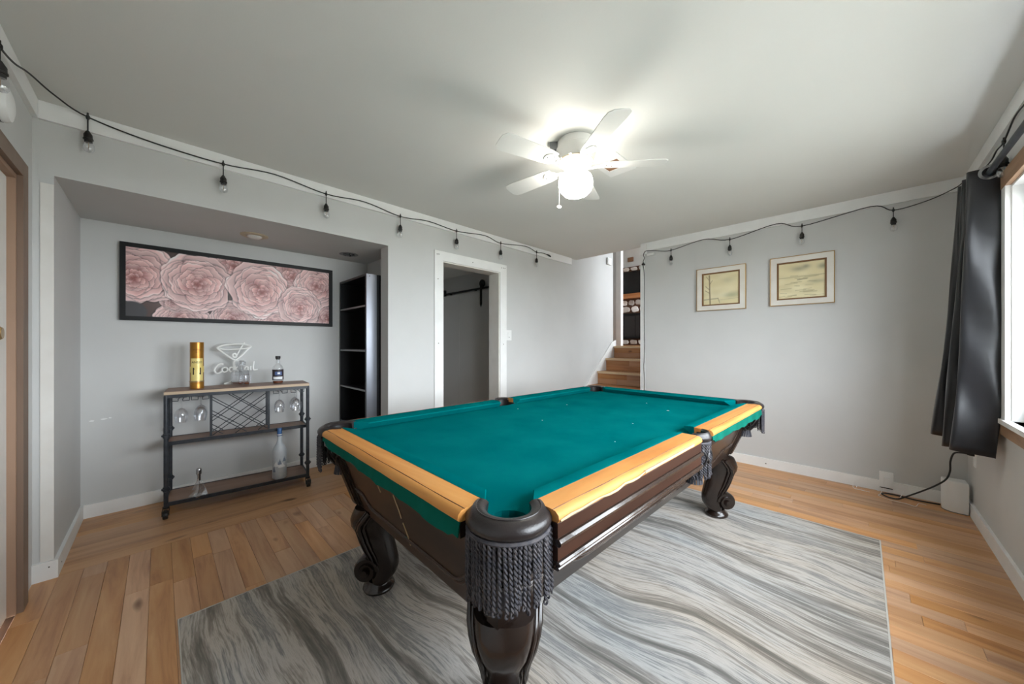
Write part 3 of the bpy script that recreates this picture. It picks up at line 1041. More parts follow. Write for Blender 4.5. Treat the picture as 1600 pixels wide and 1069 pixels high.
def scroll_leg():
    root = bpy.data.objects.new('leg', None)
    COL.objects.link(root)
    hgt = ZB + 0.005
    # stations along the S: (outward offset of centre, z fraction, half depth, half width)
    stn = [(0.022, 1.03, 0.088, 0.090), (0.032, 0.95, 0.094, 0.088), (0.040, 0.88, 0.096, 0.082), (0.043, 0.80, 0.091, 0.072), (0.030, 0.71, 0.083, 0.061),
           (0.014, 0.62, 0.073, 0.056), (0.000, 0.53, 0.066, 0.058), (-0.014, 0.44, 0.062, 0.053), (-0.024, 0.36, 0.060, 0.051), (-0.028, 0.28, 0.058, 0.051),
           (-0.024, 0.21, 0.054, 0.052), (-0.014, 0.15, 0.048, 0.053), (-0.004, 0.11, 0.040, 0.054), (0.0, 0.085, 0.03, 0.05)]
    n = 20
    rings = []
    for (o_, zf, hd, hw) in stn:
        rg = []
        for q in range(n):
            a = 2 * PI * q / n
            ca_, sa_ = math.cos(a), math.sin(a)
            e = 0.72
            rg.append((o_ + hd * math.copysign(abs(ca_) ** e, ca_), hw * math.copysign(abs(sa_) ** e, sa_), zf * hgt))
        rings.append(rg)
    MB().loft(rings).build('shaft', 'leg', root, True)
    # raised scroll edges on both flanks, from the knee down to the volute
    for s_ in (-1, 1):
        eb = MB()
        for (sh, rr, ex_) in ((0.0, 0.011, 0.016), (0.020, 0.008, 0.010), (-0.016, 0.007, 0.004)):
            pth = [(o_ + hd * 0.45 - 0.05 + 0.012 * min(i, 5) - sh, s_ * (hw + ex_ * (1 - 0.12 * i)), zf * hgt) for i, (o_, zf, hd, hw) in enumerate(stn[:9])]
            eb.tube(pth, [rr * (0.75, 1, 1, 1, 0.9, 0.8, 0.65, 0.5, 0.3)[i] for i in range(len(pth))], 8)
        eb.build('scroll_edge', 'leg', root, True)
    # volute: spiral roll at the foot, facing outwards
    vc = (0.052, 0.27 * hgt)
    vo = MB()
    pth, rads = [], []
    N = 44
    for i in range(N + 1):
        t = i / N
        a = -PI * 0.62 + t * 4.2 * PI * -1 + PI * 1.62
        r = 0.054 * (1 - 0.80 * t)
        pth.append((vc[0] + r * math.cos(a), 0, vc[1] + r * math.sin(a)))
        rads.append(0.016 * (1 - 0.55 * t))
    hw0 = 0.052
    rings = []
    for i, (p, r) in enumerate(zip(pth, rads)):
        a = math.atan2(p[2] - vc[1], p[0] - vc[0])
        dx, dz = math.cos(a), math.sin(a)
        hw = hw0 + 0.012 * i / N
        rings.append([(p[0] - dx * r, -hw, p[2] - dz * r), (p[0] + dx * r * 0.6, -hw - 0.003, p[2] + dz * r * 0.6), (p[0] + dx * r, -hw + 0.006, p[2] + dz * r),
                      (p[0] + dx * r, hw - 0.006, p[2] + dz * r), (p[0] + dx * r * 0.6, hw + 0.003, p[2] + dz * r * 0.6), (p[0] - dx * r, hw, p[2] - dz * r)])
    vo.loft(rings)
    vo.wheel((vc[0], 0, vc[1]), (0, 1, 0), 0.050, 0.088, 20)
    vo.wheel((vc[0], 0, vc[1]), (0, 1, 0), 0.014, 0.142, 14)
    vo.build('volute', 'leg', root, True)
    ft = MB()
    ft.lathe([(0.058, 0.0), (0.070, 0.004), (0.074, 0.014), (0.070, 0.024), (0.060, 0.030), (0.056, 0.040), (0.05, 0.05)], (0.008, 0, 0), 24)
    ft.build('foot', 'leg', root, True)
    return root


lg = scroll_leg()
first = True
for (sx, sy) in ((1, -1), (1, 1), (-1, 1), (-1, -1)):
    o = lg if first else copy_tree(lg)
    first = False
    o.parent = PT
    o.location = (sx * LEGX, sy * LEGY, 0.0005)
    o.rotation_euler = (0, 0, math.atan2(sy, sx))

# rope strand for the fringes
def strand_mesh(Ls):
    mb = MB()
    turns = Ls / 0.024
    n = int(turns * 7)
    for ph in (0, PI):
        pth = [(0.0027 * math.cos(ph + 2 * PI * turns * i / n), 0.0027 * math.sin(ph + 2 * PI * turns * i / n), -Ls * i / n) for i in range(n + 1)]
        mb.tube(pth, 0.0031, 5)
    lp = [(0.0045 * math.sin(2 * PI * i / 8), 0, -Ls - 0.005 + 0.006 * math.cos(2 * PI * i / 8)) for i in range(8)]
    mb.tube(lp, 0.0026, 5, True)
    return mb


strand_src = strand_mesh(0.142).build('fringe_strand', 'fringe', None, True)
SM = strand_src.data


def pocket(name, cx, cy, ang, r_in, r_out, half, nstr, arc_k):
    """leather pocket with iron, fringe, net and tassel; ang = outward direction"""
    # iron / leather roll
    n = 28
    prof = [(r_in, -0.012), (r_in - 0.001, -0.003), (r_in + 0.006, 0.002), (lerp(r_in, r_out, 0.35), 0.004), (lerp(r_in, r_out, 0.62), 0.001), (r_out - 0.006, -0.007),
            (r_out, -0.018), (r_out - 0.001, -0.028), (r_out - 0.007, -0.036), (r_out - 0.014, -0.039), (r_in + 0.004, -0.036)]
    rings = []
    for i in range(n + 1):
        a = ang - half + 2 * half * i / n
        rings.append([(r * math.cos(a), r * math.sin(a), z) for r, z in prof])
    root = MB().loft(rings).build(name, 'leather', PT, True, (cx, cy, RT), 50)
    # stitched groove ring on top
    rg = []
    rr = lerp(r_in, r_out, 0.45)
    for i in range(n + 1):
        a = ang - half * 0.97 + 2 * half * 0.97 * i / n
        rg.append((rr * math.cos(a), rr * math.sin(a), 0.0035))
    MB().tube(rg, 0.0016, 5).build('piping', 'leather', root, True)
    # leather liner inside the pocket
    ln = []
    for (r, z) in ((r_in - 0.001, -0.012), (r_in - 0.001, -0.055), (r_in * 0.95, -0.10), (r_in * 0.8, -0.125), (r_in * 0.77, -0.125), (r_in * 0.92, -0.10), (r_in - 0.004, -0.055), (r_in - 0.004, -0.012)):
        ln.append([(r * math.cos(ang - 1.7 + 3.4 * q / 16), r * math.sin(ang - 1.7 + 3.4 * q / 16), z) for q in range(17)])
    lm = MB()
    for i in range(len(ln) - 1):
        o_ = len(lm.v)
        lm.add(ln[i] + ln[i + 1], [(q, q + 1, 17 + q + 1, 17 + q) for q in range(16)])
    lm.build('liner', 'net', root, True)
    # woven leather net
    nt_ = MB()
    nn = 8
    zt, zb = -0.05, -0.185
    rad = lambda t: (r_in + 0.004) * (1 - t) + 0.032 * t + 0.026 * math.sin(PI * t)
    for dr in (-1, 1):
        for k_ in range(nn):
            pth = []
            for i in range(9):
                t = i / 8
                a = 2 * PI * k_ / nn + dr * 1.0 * t
                pth.append((rad(t) * math.cos(a), rad(t) * math.sin(a), zt + (zb - zt) * t))
            nt_.tube(pth, 0.0052, 5)
    nt_.lathe([(0.026, -0.178), (0.034, -0.182), (0.035, -0.190), (0.028, -0.196)], (0, 0, 0), 14)
    no = nt_.build('net', 'net', root, True)
    ts = MB()
    for k_ in range(16):
        a = 2 * PI * k_ / 16
        ca_, sa_ = math.cos(a), math.sin(a)
        tx, ty = -sa_, ca_
        r0, r1 = 0.028, 0.036
        w_ = 0.0055
        q0 = [(r0 * ca_ + tx * w_ * 0.8, r0 * sa_ + ty * w_ * 0.8, -0.19), (r0 * ca_ - tx * w_ * 0.8, r0 * sa_ - ty * w_ * 0.8, -0.19),
              (r0 * 0.9 * ca_ - tx * w_ * 0.8, r0 * 0.9 * sa_ - ty * w_ * 0.8, -0.19), (r0 * 0.9 * ca_ + tx * w_ * 0.8, r0 * 0.9 * sa_ + ty * w_ * 0.8, -0.19)]
        q1 = [(r1 * ca_ + tx * w_, r1 * sa_ + ty * w_, -0.235), (r1 * ca_ - tx * w_, r1 * sa_ - ty * w_, -0.235),
              (r1 * 0.92 * ca_ - tx * w_, r1 * 0.92 * sa_ - ty * w_, -0.235), (r1 * 0.92 * ca_ + tx * w_, r1 * 0.92 * sa_ + ty * w_, -0.235)]
        ts.prism(q0, q1)
    ts.build('tassel', 'tassel', root)
    # fringe header braid and strands
    hb = []
    hh = half * arc_k
    for i in range(n + 1):
        a = ang - hh + 2 * hh * i / n
        hb.append(((r_out - 0.007) * math.cos(a), (r_out - 0.007) * math.sin(a), -0.041))
    MB().tube(hb, 0.006, 6).build('fringe_braid', 'fringe', root, True)
    for i in range(nstr):
        a = ang - hh + 2 * hh * (i + 0.5) / nstr + random.uniform(-0.01, 0.01)
        r = r_out - 0.006 + random.uniform(-0.003, 0.003)
        o = bpy.data.objects.new('fringe_strand', SM)
        COL.objects.link(o)
        o.parent = root
        o.location = (r * math.cos(a), r * math.sin(a), -0.043)
        o.rotation_euler = (random.uniform(-0.03, 0.03), random.uniform(-0.03, 0.03), random.uniform(0, 6))
        o.scale = (1, 1, random.uniform(0.93, 1.06))
    return root


for (sx, sy) in ((1, -1), (-1, -1), (1, 1), (-1, 1)):
    near = (sx, sy) == (1, -1)
    pocket('corner_pocket', sx * PCX, sy * PCY, math.atan2(sy, sx), PR, 0.107, 2.02, 34 if near else 18, 0.96 if near else 0.52)
for sx in (1, -1):
    pocket('side_pocket', sx * SPX, 0, 0 if sx > 0 else PI, SPR, 0.070, 1.35, 16, 0.96)
bpy.data.objects.remove(strand_src)

# ------------------------------------------------------------------ bar cart
CART = thing('bar_cart', 'black metal bar cart with wooden shelves and wire wine rack in the niche', 'bar cart', (-3.51, 0.47, 0), math.radians(-5.2))
CL, CD, CT = 0.44, 0.15, 0.87
tb = MB()
tb.prism([(-CD, -CL, CT - 0.022), (CD, -CL, CT - 0.022), (CD, CL, CT - 0.022), (-CD, CL, CT - 0.022)], [(-CD, -CL, CT), (CD - 0.004, -CL, CT), (CD - 0.004, CL, CT), (-CD, CL, CT)])
tbo = tb.build('top_board', 'cartwood', CART)
MB().box(CD - 0.003, CD + 0.001, -CL, CL, CT - 0.021, CT - 0.003).build('board_edge', 'cartedge', tbo)
for (zz, nm, xf) in ((0.502, 'middle_shelf', 0.066), (0.10, 'bottom_shelf', CD)):
    so = MB().box(-CD + 0.012, xf - 0.012, -CL + 0.012, CL - 0.012, zz - 0.014, zz).build(nm, 'cartwood', CART)
    rm_ = MB()
    for (x0, x1, y0, y1) in ((-CD, -CD + 0.012, -CL + 0.01, CL - 0.01), (xf - 0.012, xf, -CL + 0.01, CL - 0.01), (-CD + 0.012, CD - 0.012, -CL, -CL + 0.012), (-CD + 0.012, CD - 0.012, CL - 0.012, CL)):
        rm_.box(x0, x1, y0, y1, zz - 0.022, zz + 0.003)
    rm_.build('shelf_rim', 'black', so)
tr_ = MB()
for (x0, x1, y0, y1) in ((-CD, -CD + 0.02, -CL, CL), (CD - 0.02, CD, -CL, CL), (-CD + 0.02, CD - 0.02, -CL, -CL + 0.02), (-CD + 0.02, CD - 0.02, CL - 0.02, CL)):
    tr_.box(x0, x1, y0, y1, CT - 0.045, CT - 0.022)
tr_.build('top_frame', 'black', CART)
for sx in (-1, 1):
    for sy in (-1, 1):
        px, py = sx * (CD - 0.010), sy * (CL - 0.010)
        pm = MB()
        pm.lathe([(0.0125, 0.075), (0.0125, CT - 0.03)], (px, py, 0), 12)
        po = pm.build('post', 'black', CART, True)
        for zc in (0.565, 0.195):
            cm = MB()
            cm.lathe([(0.013, -0.016), (0.017, -0.014), (0.017, -0.006), (0.024, -0.004), (0.024, 0.006), (0.017, 0.008), (0.017, 0.015), (0.013, 0.017)], (px, py, zc), 14)
            cm.build('collar', 'black', po, True)
        # caster
        cz = MB()
        cz.lathe([(0.018, 0.062), (0.018, 0.076)], (px, py, 0), 12)
        wx = px + sx * 0.028
        for s2 in (-1, 1):
            cz.prism([(px - 0.006, py + s2 * 0.017 - 0.0015, 0.064), (wx + 0.012, py + s2 * 0.017 - 0.0015, 0.055), (wx + 0.008, py + s2 * 0.017 - 0.0015, 0.022), (wx - 0.008, py + s2 * 0.017 - 0.0015, 0.022)],
                     [(px - 0.006, py + s2 * 0.017 + 0.0015, 0.064), (wx + 0.012, py + s2 * 0.017 + 0.0015, 0.055), (wx + 0.008, py + s2 * 0.017 + 0.0015, 0.022), (wx - 0.008, py + s2 * 0.017 + 0.0015, 0.022)])
        co = cz.build('caster', 'blackplastic', CART, True)
        MB().wheel((wx, py, 0.028), (0, 1, 0), 0.028, 0.026, 20).build('tyre', 'blackplastic', co, True)
        MB().wheel((wx, py, 0.028), (0, 1, 0), 0.017, 0.0275, 16, 0.010).build('rim', 'chrome', co, True)
        MB().box(wx - 0.004, wx + 0.034, py - 0.010, py + 0.010, 0.056, 0.062).build('brake_lever', 'blackplastic', co)
# wine rack lattice
LYa, LYb, LZa, LZb = -0.195, 0.165, 0.508, CT - 0.045
for xx in (0.052, -CD + 0.03):
    fm = MB()
    for yy in (LYa, LYb):
        fm.box(xx - 0.007, xx + 0.007, yy - 0.007, yy + 0.007, LZa, LZb)
    lo_ = fm.build('rack_upright', 'black', CART)
    hgt = LZb - LZa
    wid = LYb - LYa
    for dr in (1, -1):
        for k_ in range(4):
            # diagonal wires clipped to the rectangle, slope +-0.75
            off = (-0.25 + 0.30 * k_) * wid * 1.3 - 0.02
            pts = []
            for i in range(41):
                u = wid * i / 40
                z = (u - off) * 0.78
                if -0.001 <= z <= hgt + 0.001:
                    pts.append((xx + 0.004 * dr, (LYa + u) if dr > 0 else (LYb - u), LZa + z))
            if len(pts) > 2:
                MB().tube([pts[0], pts[-1]], 0.0032, 6).build('rack_wire', 'black', lo_, True)
# stemware rails under the top
for (y0, y1) in ((-0.405, -0.31), (-0.30, -0.205), (0.19, 0.285), (0.31, 0.405)):
    lp = [(CD - 0.025, y0, CT - 0.070), (CD - 0.025, y1, CT - 0.070), (CD - 0.025, y1, CT - 0.046)]
    mb = MB()
    mb.tube([(CD - 0.02, y0, CT - 0.044), (CD - 0.02, y0, CT - 0.070), (CD - 0.02, (y0 + y1) / 2 - 0.012, CT - 0.072), (CD - 0.02, (y0 + y1) / 2 - 0.012, CT - 0.060), (-CD + 0.03, (y0 + y1) / 2 - 0.012, CT - 0.060)], 0.0028, 6)
    mb.tube([(CD - 0.02, y1, CT - 0.044), (CD - 0.02, y1, CT - 0.070), (CD - 0.02, (y0 + y1) / 2 + 0.012, CT - 0.072), (CD - 0.02, (y0 + y1) / 2 + 0.012, CT - 0.060), (-CD + 0.03, (y0 + y1) / 2 + 0.012, CT - 0.060)], 0.0028, 6)
    mb.build('stemware_rail', 'black', CART, True)


def cart_pt(x, y, z):
    a = math.radians(-5.2)
    return (-3.51 + x * math.cos(a) - y * math.sin(a), 0.47 + x * math.sin(a) + y * math.cos(a), z)


def wine_glass(loc, big, label):
    t = thing('wine_glass', label, 'wine glass', loc, random.uniform(0, 3), 'stemmed glasses hanging under the bar cart top')
    k_ = 1.0 if big else 0.9
    # upside down: foot on top at z = 0
    MB().lathe([(0.031, 0.0), (0.031, -0.002), (0.008, -0.006), (0.004, -0.010)], (0, 0, 0), 18).build('foot', 'crystal', t, True)
    MB().lathe([(0.0038, -0.009), (0.0034, -0.05 * k_), (0.005, -0.075 * k_)], (0, 0, 0), 10).build('stem', 'crystal', t, True)
    z0 = -0.075 * k_
    pr = [(0.004, 0), (0.020, -0.008), (0.032, -0.024), (0.038, -0.045), (0.038, -0.066), (0.034, -0.09), (0.031, -0.105)]
    prf = [(r * k_, z0 + z * k_) for r, z in pr] + [(r * k_ - 0.0014, z0 + z * k_) for r, z in pr[::-1]]
    MB().lathe(prf, (0, 0, 0), 22, False).build('bowl', 'crystal', t, True)
    return t


GZ = CT - 0.0565
for (x, y, lab) in ((0.06, -0.357, 'wine glass hanging alone on the cart rail below the gold tube'), (0.06, -0.253, 'wine glass hanging beside the wire rack on the gold tube side, outermost'),
                    (-0.04, -0.253, 'wine glass hanging next to the wire rack on the gold tube side, nearer the wall'), (0.05, 0.238, 'wine glass hanging next to the wire rack, under the dark-labelled bottle'),
                    (0.07, 0.358, 'wine glass hanging by the cart post beside the pool table, outermost on its rail'), (-0.03, 0.358, 'wine glass hanging by the cart post beside the pool table, nearer the wall')):
    wine_glass(cart_pt(x, y, GZ), True, lab)

# gold gift tube
gt = thing('gift_tube', 'tall gold cylindrical gift tube with pale yellow label on the bar cart', 'gift tube', (-3.52, 0.195, CT), 0)
TR_, TH_ = 0.041, 0.345
MB().lathe([(TR_ - 0.002, 0), (TR_, 0.002), (TR_, 0.055), (TR_ - 0.0012, 0.057), (TR_ - 0.0012, TH_ - 0.002), (TR_ - 0.003, TH_)], (0, 0, 0), 32).build('tube_body', 'gold', gt, True)
MB().lathe([(TR_ + 0.001, 0.048), (TR_ + 0.001, 0.058)], (0, 0, 0), 32, False).build('rim_band', 'brass', gt, True)
view_a = math.atan2(-0.195, 3.52)


def wrap(vs, r, a0, zc):
    return [(r * math.cos(a0 + x / r), r * math.sin(a0 + x / r), zc + y) for x, y, *_ in vs]


def curved_patch(r, a0, half, z0, z1, n=12):
    mb = MB()
    vs = []
    for rr in (r, r + 0.0006):
        for z in (z0, z1):
            vs += [(rr * math.cos(a0 - half + 2 * half * i / n), rr * math.sin(a0 - half + 2 * half * i / n), z) for i in range(n + 1)]
    m_ = n + 1
    fs = []
    for i in range(n):
        fs += [(i, i + 1, m_ + i + 1, m_ + i), (2 * m_ + i, 3 * m_ + i, 3 * m_ + i + 1, 2 * m_ + i + 1)]
        fs += [(m_ + i, m_ + i + 1, 3 * m_ + i + 1, 3 * m_ + i), (i, 2 * m_ + i, 2 * m_ + i + 1, i + 1)]
    return mb.add(vs, fs)


lab = curved_patch(TR_ - 0.001, view_a, 0.98, 0.058, 0.225).build('label_patch', 'goldlabel', gt, True)
curved_patch(TR_ - 0.001, view_a, 1.5, 0.12, 0.165, 16).build('label_band', 'goldlabel', gt, True)
for (body, sz, zc) in (('ANEJO', 0.021, 0.190), ('TEQUILA', 0.011, 0.285), ('100%', 0.010, 0.268), ('N', 0.075, 0.105)):
    vs, fs = text_mesh(body, sz)
    mb = MB()
    # text runs left to right as seen from outside
    mb.add(wrap([(x, y) for x, y, z in vs], TR_ + 0.0006, view_a, zc), fs)
    mb.build('lettering', 'ink', lab)

# unlit neon cocktail sign
ns = thing('neon_sign', 'unlit white cocktail glass sign with script lettering leaning on the niche wall', 'sign', (-3.69, 0.44, CT), 0)
NXo = 0.0


def nsp(pts, n=6):
    """smooth a polyline (y, z) by Catmull-Rom"""
    P = [pts[0]] + list(pts) + [pts[-1]]
    out_ = []
    for i in range(1, len(P) - 2):
        for k_ in range(n):
            t = k_ / n
            q = []
            for d in (0, 1):
                p0, p1, p2, p3 = P[i - 1][d], P[i][d], P[i + 1][d], P[i + 2][d]
                q.append(0.5 * ((2 * p1) + (-p0 + p2) * t + (2 * p0 - 5 * p1 + 4 * p2 - p3) * t * t + (-p0 + 3 * p1 - 3 * p2 + p3) * t ** 3))
            out_.append((NXo, q[0], q[1]))
    out_.append((NXo, pts[-1][0], pts[-1][1]))
    return out_


gl = MB()
gl.tube(nsp([(-0.112, 0.305), (-0.108, 0.292), (-0.06, 0.245), (-0.012, 0.205), (0.02, 0.19)]), 0.0074, 7)
gl.tube(nsp([(0.104, 0.308), (0.085, 0.285), (0.045, 0.235), (0.015, 0.205), (-0.008, 0.185), (-0.008, 0.12), (-0.010, 0.04), (-0.03, 0.018), (-0.06, 0.008)]), 0.0074, 7)
gl.tube(nsp([(-0.112, 0.305), (-0.07, 0.322), (0.0, 0.332), (0.07, 0.328), (0.106, 0.312), (0.09, 0.298), (0.03, 0.290), (-0.06, 0.286), (-0.10, 0.296)]), 0.0070, 7)
gl.tube(nsp([(-0.07, 0.006), (-0.03, 0.006), (0.03, 0.006), (0.06, 0.006)]), 0.0070, 7)
gl.build('glass_outline', 'neon', ns, True)
MB().tube(nsp([(0.064, 0.345), (0.04, 0.30), (0.018, 0.25), (0.0, 0.215)]), 0.005, 7).build('cocktail_stick', 'neon', ns, True)
MB().tube(nsp([(0.012, 0.238), (0.0, 0.252), (-0.014, 0.244), (-0.012, 0.226), (0.002, 0.220), (0.012, 0.232)]), 0.0070, 7).build('olive', 'neon', ns, True)
scr = MB()
scr.tube(nsp([(-0.075, 0.165), (-0.09, 0.172), (-0.115, 0.155), (-0.13, 0.125), (-0.122, 0.100), (-0.105, 0.095), (-0.085, 0.108)]), 0.0064, 6)
for yc in (-0.062,):
    scr.tube(nsp([(yc + 0.0, 0.142), (yc - 0.018, 0.132), (yc - 0.02, 0.112), (yc - 0.006, 0.102), (yc + 0.012, 0.112), (yc + 0.012, 0.132), (yc, 0.142)]), 0.0060, 6)
scr.tube(nsp([(-0.015, 0.138), (-0.030, 0.138), (-0.038, 0.120), (-0.028, 0.104), (-0.012, 0.112)]), 0.0060, 6)
scr.tube(nsp([(0.0, 0.185), (0.0, 0.15), (0.0, 0.105)]), 0.0060, 6)
scr.tube(nsp([(0.022, 0.142), (0.002, 0.126), (0.024, 0.106)]), 0.0060, 6)
scr.tube(nsp([(0.045, 0.178), (0.040, 0.14), (0.042, 0.11), (0.055, 0.108)]), 0.0060, 6)
scr.tube(nsp([(0.030, 0.150), (0.060, 0.152)]), 0.0060, 6)
scr.tube(nsp([(0.084, 0.138), (0.070, 0.136), (0.064, 0.118), (0.074, 0.106), (0.086, 0.120), (0.086, 0.140), (0.088, 0.108)]), 0.0060, 6)
scr.tube(nsp([(0.106, 0.145), (0.104, 0.12), (0.108, 0.108)]), 0.0060, 6)
scr.tube(nsp([(0.128, 0.185), (0.124, 0.14), (0.126, 0.112), (0.140, 0.110), (0.155, 0.114)]), 0.0060, 6)
scr.build('script_lettering', 'neon', ns, True)
bd = MB()
bd.box(-0.010, -0.006, -0.06, 0.06, 0.0, 0.02)
bd.build('base_bar', 'glass', ns)


def bottle(name, label, loc, prof, mname, n=24):
    t = thing(name, label, 'bottle', loc)
    MB().lathe(prof, (0, 0, 0), n, True).build('glass_body', mname, t, True)
    return t


# square whiskey decanter and small tumbler
dk = thing('decanter', 'square cut-glass decanter with stopper and little amber spirit on bar cart', 'decanter', (-3.585, 0.462, CT), 0.5)
sq = lambda h, z: [(-h, -h, z), (h, -h, z), (h, h, z), (-h, h, z)]
MB().loft([sq(0.040, 0.0), sq(0.042, 0.004), sq(0.042, 0.105), sq(0.038, 0.118), sq(0.014, 0.126), sq(0.013, 0.150), sq(0.018, 0.153)]).build('glass_body', 'cutglass', dk)
MB().loft([sq(0.036, 0.010), sq(0.037, 0.024)]).build('spirit', 'whiskey', dk)
MB().loft([sq(0.012, 0.153), sq(0.024, 0.162), sq(0.026, 0.185), sq(0.016, 0.198)]).build('stopper', 'cutglass', dk)
cut = MB()
for k_ in range(4):
    a = k_ * PI / 2
    for i in range(5):
        p0 = Vector((0.0425, -0.034 + 0.017 * i, 0.03))
        p1 = Vector((0.0425, -0.034 + 0.017 * i, 0.075))
        R_ = Matrix.Rotation(a, 3, 'Z')
        cut.tube([R_ @ p0, R_ @ p1], 0.0016, 4)
    R_ = Matrix.Rotation(a, 3, 'Z')
    cut.tube([R_ @ Vector((0.0425, -0.04, 0.082)), R_ @ Vector((0.0425, 0.04, 0.082))], 0.002, 4)
cut.build('cut_facets', 'cutglass', dk)
tm = thing('shot_glass', 'small stemless glass with amber drop in front of the decanter', 'glass', (-3.495, 0.492, CT), 0)
MB().lathe([(0.018, 0), (0.020, 0.003), (0.016, 0.008), (0.024, 0.03), (0.028, 0.075), (0.0265, 0.075), (0.022, 0.031), (0.012, 0.012)], (0, 0, 0), 20, True).build('glass_body', 'crystal', tm, True)
MB().lathe([(0.013, 0.013), (0.018, 0.022)], (0, 0, 0), 16).build('spirit', 'whiskey', tm, True)

wb = bottle('liquor_bottle', 'short clear liquor bottle with black stopper and dark label on bar cart', (-3.50, 0.705, CT),
            [(0.038, 0), (0.041, 0.004), (0.041, 0.125), (0.037, 0.142), (0.024, 0.158), (0.014, 0.168), (0.0125, 0.195), (0.015, 0.197), (0.015, 0.202)], 'glass')
MB().lathe([(0.014, 0.200), (0.014, 0.206), (0.018, 0.208), (0.0185, 0.228), (0.017, 0.230)], (0, 0, 0), 18).build('stopper', 'blackplastic', wb, True)
va = math.atan2(-0.705, 3.50)
MB().lathe([(0.035, 0.006), (0.035, 0.02)], (0, 0, 0), 18).build('spirit', 'whiskey', wb, True)
lb = curved_patch(0.0413, va, 1.25, 0.030, 0.118, 14).build('label_patch', 'label', wb, True)
curved_patch(0.0420, va, 0.85, 0.036, 0.058, 10).build('label_strip', 'snow', lb, True)
curved_patch(0.0420, va + 0.1, 0.62, 0.070, 0.100, 10).build('label_art', 'labelblue', lb, True)
curved_patch(0.0428, va + 0.15, 0.22, 0.080, 0.094, 6).build('label_art', 'snow', lb, True)

vk = bottle('frosted_bottle', 'tall frosted bottle with blue cap on the lowest cart shelf', cart_pt(0.087, 0.235, 0.1001),
            [(0.046, 0), (0.050, 0.005), (0.050, 0.215), (0.047, 0.235), (0.036, 0.262), (0.022, 0.285), (0.0165, 0.305), (0.0155, 0.350)], 'frost')
MB().lathe([(0.0175, 0.345), (0.0175, 0.405), (0.016, 0.408)], (0, 0, 0), 18).build('cap', 'bluecap', vk, True)
MB().lathe([(0.0179, 0.352), (0.0179, 0.360)], (0, 0, 0), 18, False).build('cap_band', 'snow', vk, True)
va = math.atan2(-0.71, 3.45)
for (ao, hw_, z0, z1, mm) in ((-0.45, 0.42, 0.105, 0.150, 'snow'), (0.35, 0.55, 0.095, 0.140, 'snow'), (0.05, 0.30, 0.120, 0.165, 'bluepaint'), (0.7, 0.3, 0.14, 0.185, 'bluepaint'), (-0.8, 0.25, 0.06, 0.115, 'bluepaint')):
    mb = MB()
    n = 10
    vs = []
    rf = random.Random(int(z0 * 1000))
    for i in range(n + 1):
        a = va + ao - hw_ + 2 * hw_ * i / n
        vs.append((0.0506 * math.cos(a), 0.0506 * math.sin(a), z0))
    for i in range(n + 1):
        a = va + ao - hw_ + 2 * hw_ * i / n
        vs.append((0.0506 * math.cos(a), 0.0506 * math.sin(a), z0 + 0.002 + (z1 - z0) * (1 - abs(2 * i / n - 1)) * rf.uniform(0.7, 1.1)))
    mb.add(vs, [(i, i + 1, n + 2 + i, n + 1 + i) for i in range(n)])
    mb.build('painted_mountain', mm, vk)

cr = thing('crystal_bottle', 'small faceted crystal bottle with chrome pourer on the lowest cart shelf', 'bottle', (-3.42, 0.20, 0.1001), 0.3)
star = lambda r, z, tw=0: [(r * (1 if q % 2 else 0.62) * math.cos(tw + q * PI / 5), r * (1 if q % 2 else 0.62) * math.sin(tw + q * PI / 5), z) for q in range(10)]
MB().loft([star(0.055, 0), star(0.058, 0.006), star(0.040, 0.050, 0.2), star(0.026, 0.085, 0.3), star(0.012, 0.105, 0.3), star(0.011, 0.125, 0.3)]).build('glass_body', 'cutglass', cr)
MB().lathe([(0.010, 0.122), (0.010, 0.150), (0.016, 0.155), (0.016, 0.188), (0.012, 0.195)], (0, 0, 0), 14).build('pourer', 'chrome', cr, True)
MB().box(0.010, 0.016, -0.004, 0.004, 0.110, 0.186).build('pourer_lever', 'blackplastic', cr)

# ------------------------------------------------------------------ flower picture in the niche
def grid_print(name, mname, parent, img, sy, sz, x):
    """picture plane facing +X, rows top to bottom, columns along +Y; colour stored on the mesh"""
    h, w_, _ = img.shape
    vs = np.zeros((h * w_, 3))
    yy, zz = np.meshgrid(np.linspace(-sy / 2, sy / 2, w_), np.linspace(sz / 2, -sz / 2, h))
    vs[:, 0] = x
    vs[:, 1] = yy.ravel()
    vs[:, 2] = zz.ravel()
    idx = np.arange(h * w_).reshape(h, w_)
    q = np.stack([idx[1:, :-1], idx[1:, 1:], idx[:-1, 1:], idx[:-1, :-1]], -1).reshape(-1, 4)
    me = bpy.data.meshes.new(name)
    me.from_pydata(vs.tolist(), [], q.tolist())
    ca_ = me.color_attributes.new('print', 'FLOAT_COLOR', 'POINT')
    lin = np.where(img <= 0.04045, img / 12.92, ((img + 0.055) / 1.055) ** 2.4)
    col = np.concatenate([lin.reshape(-1, 3), np.ones((h * w_, 1))], 1)
    ca_.data.foreach_set('color', col.ravel().astype(np.float32))
    me.materials.append(M[mname])
    o = bpy.data.objects.new(name, me)
    COL.objects.link(o)
    o.parent = parent
    return o


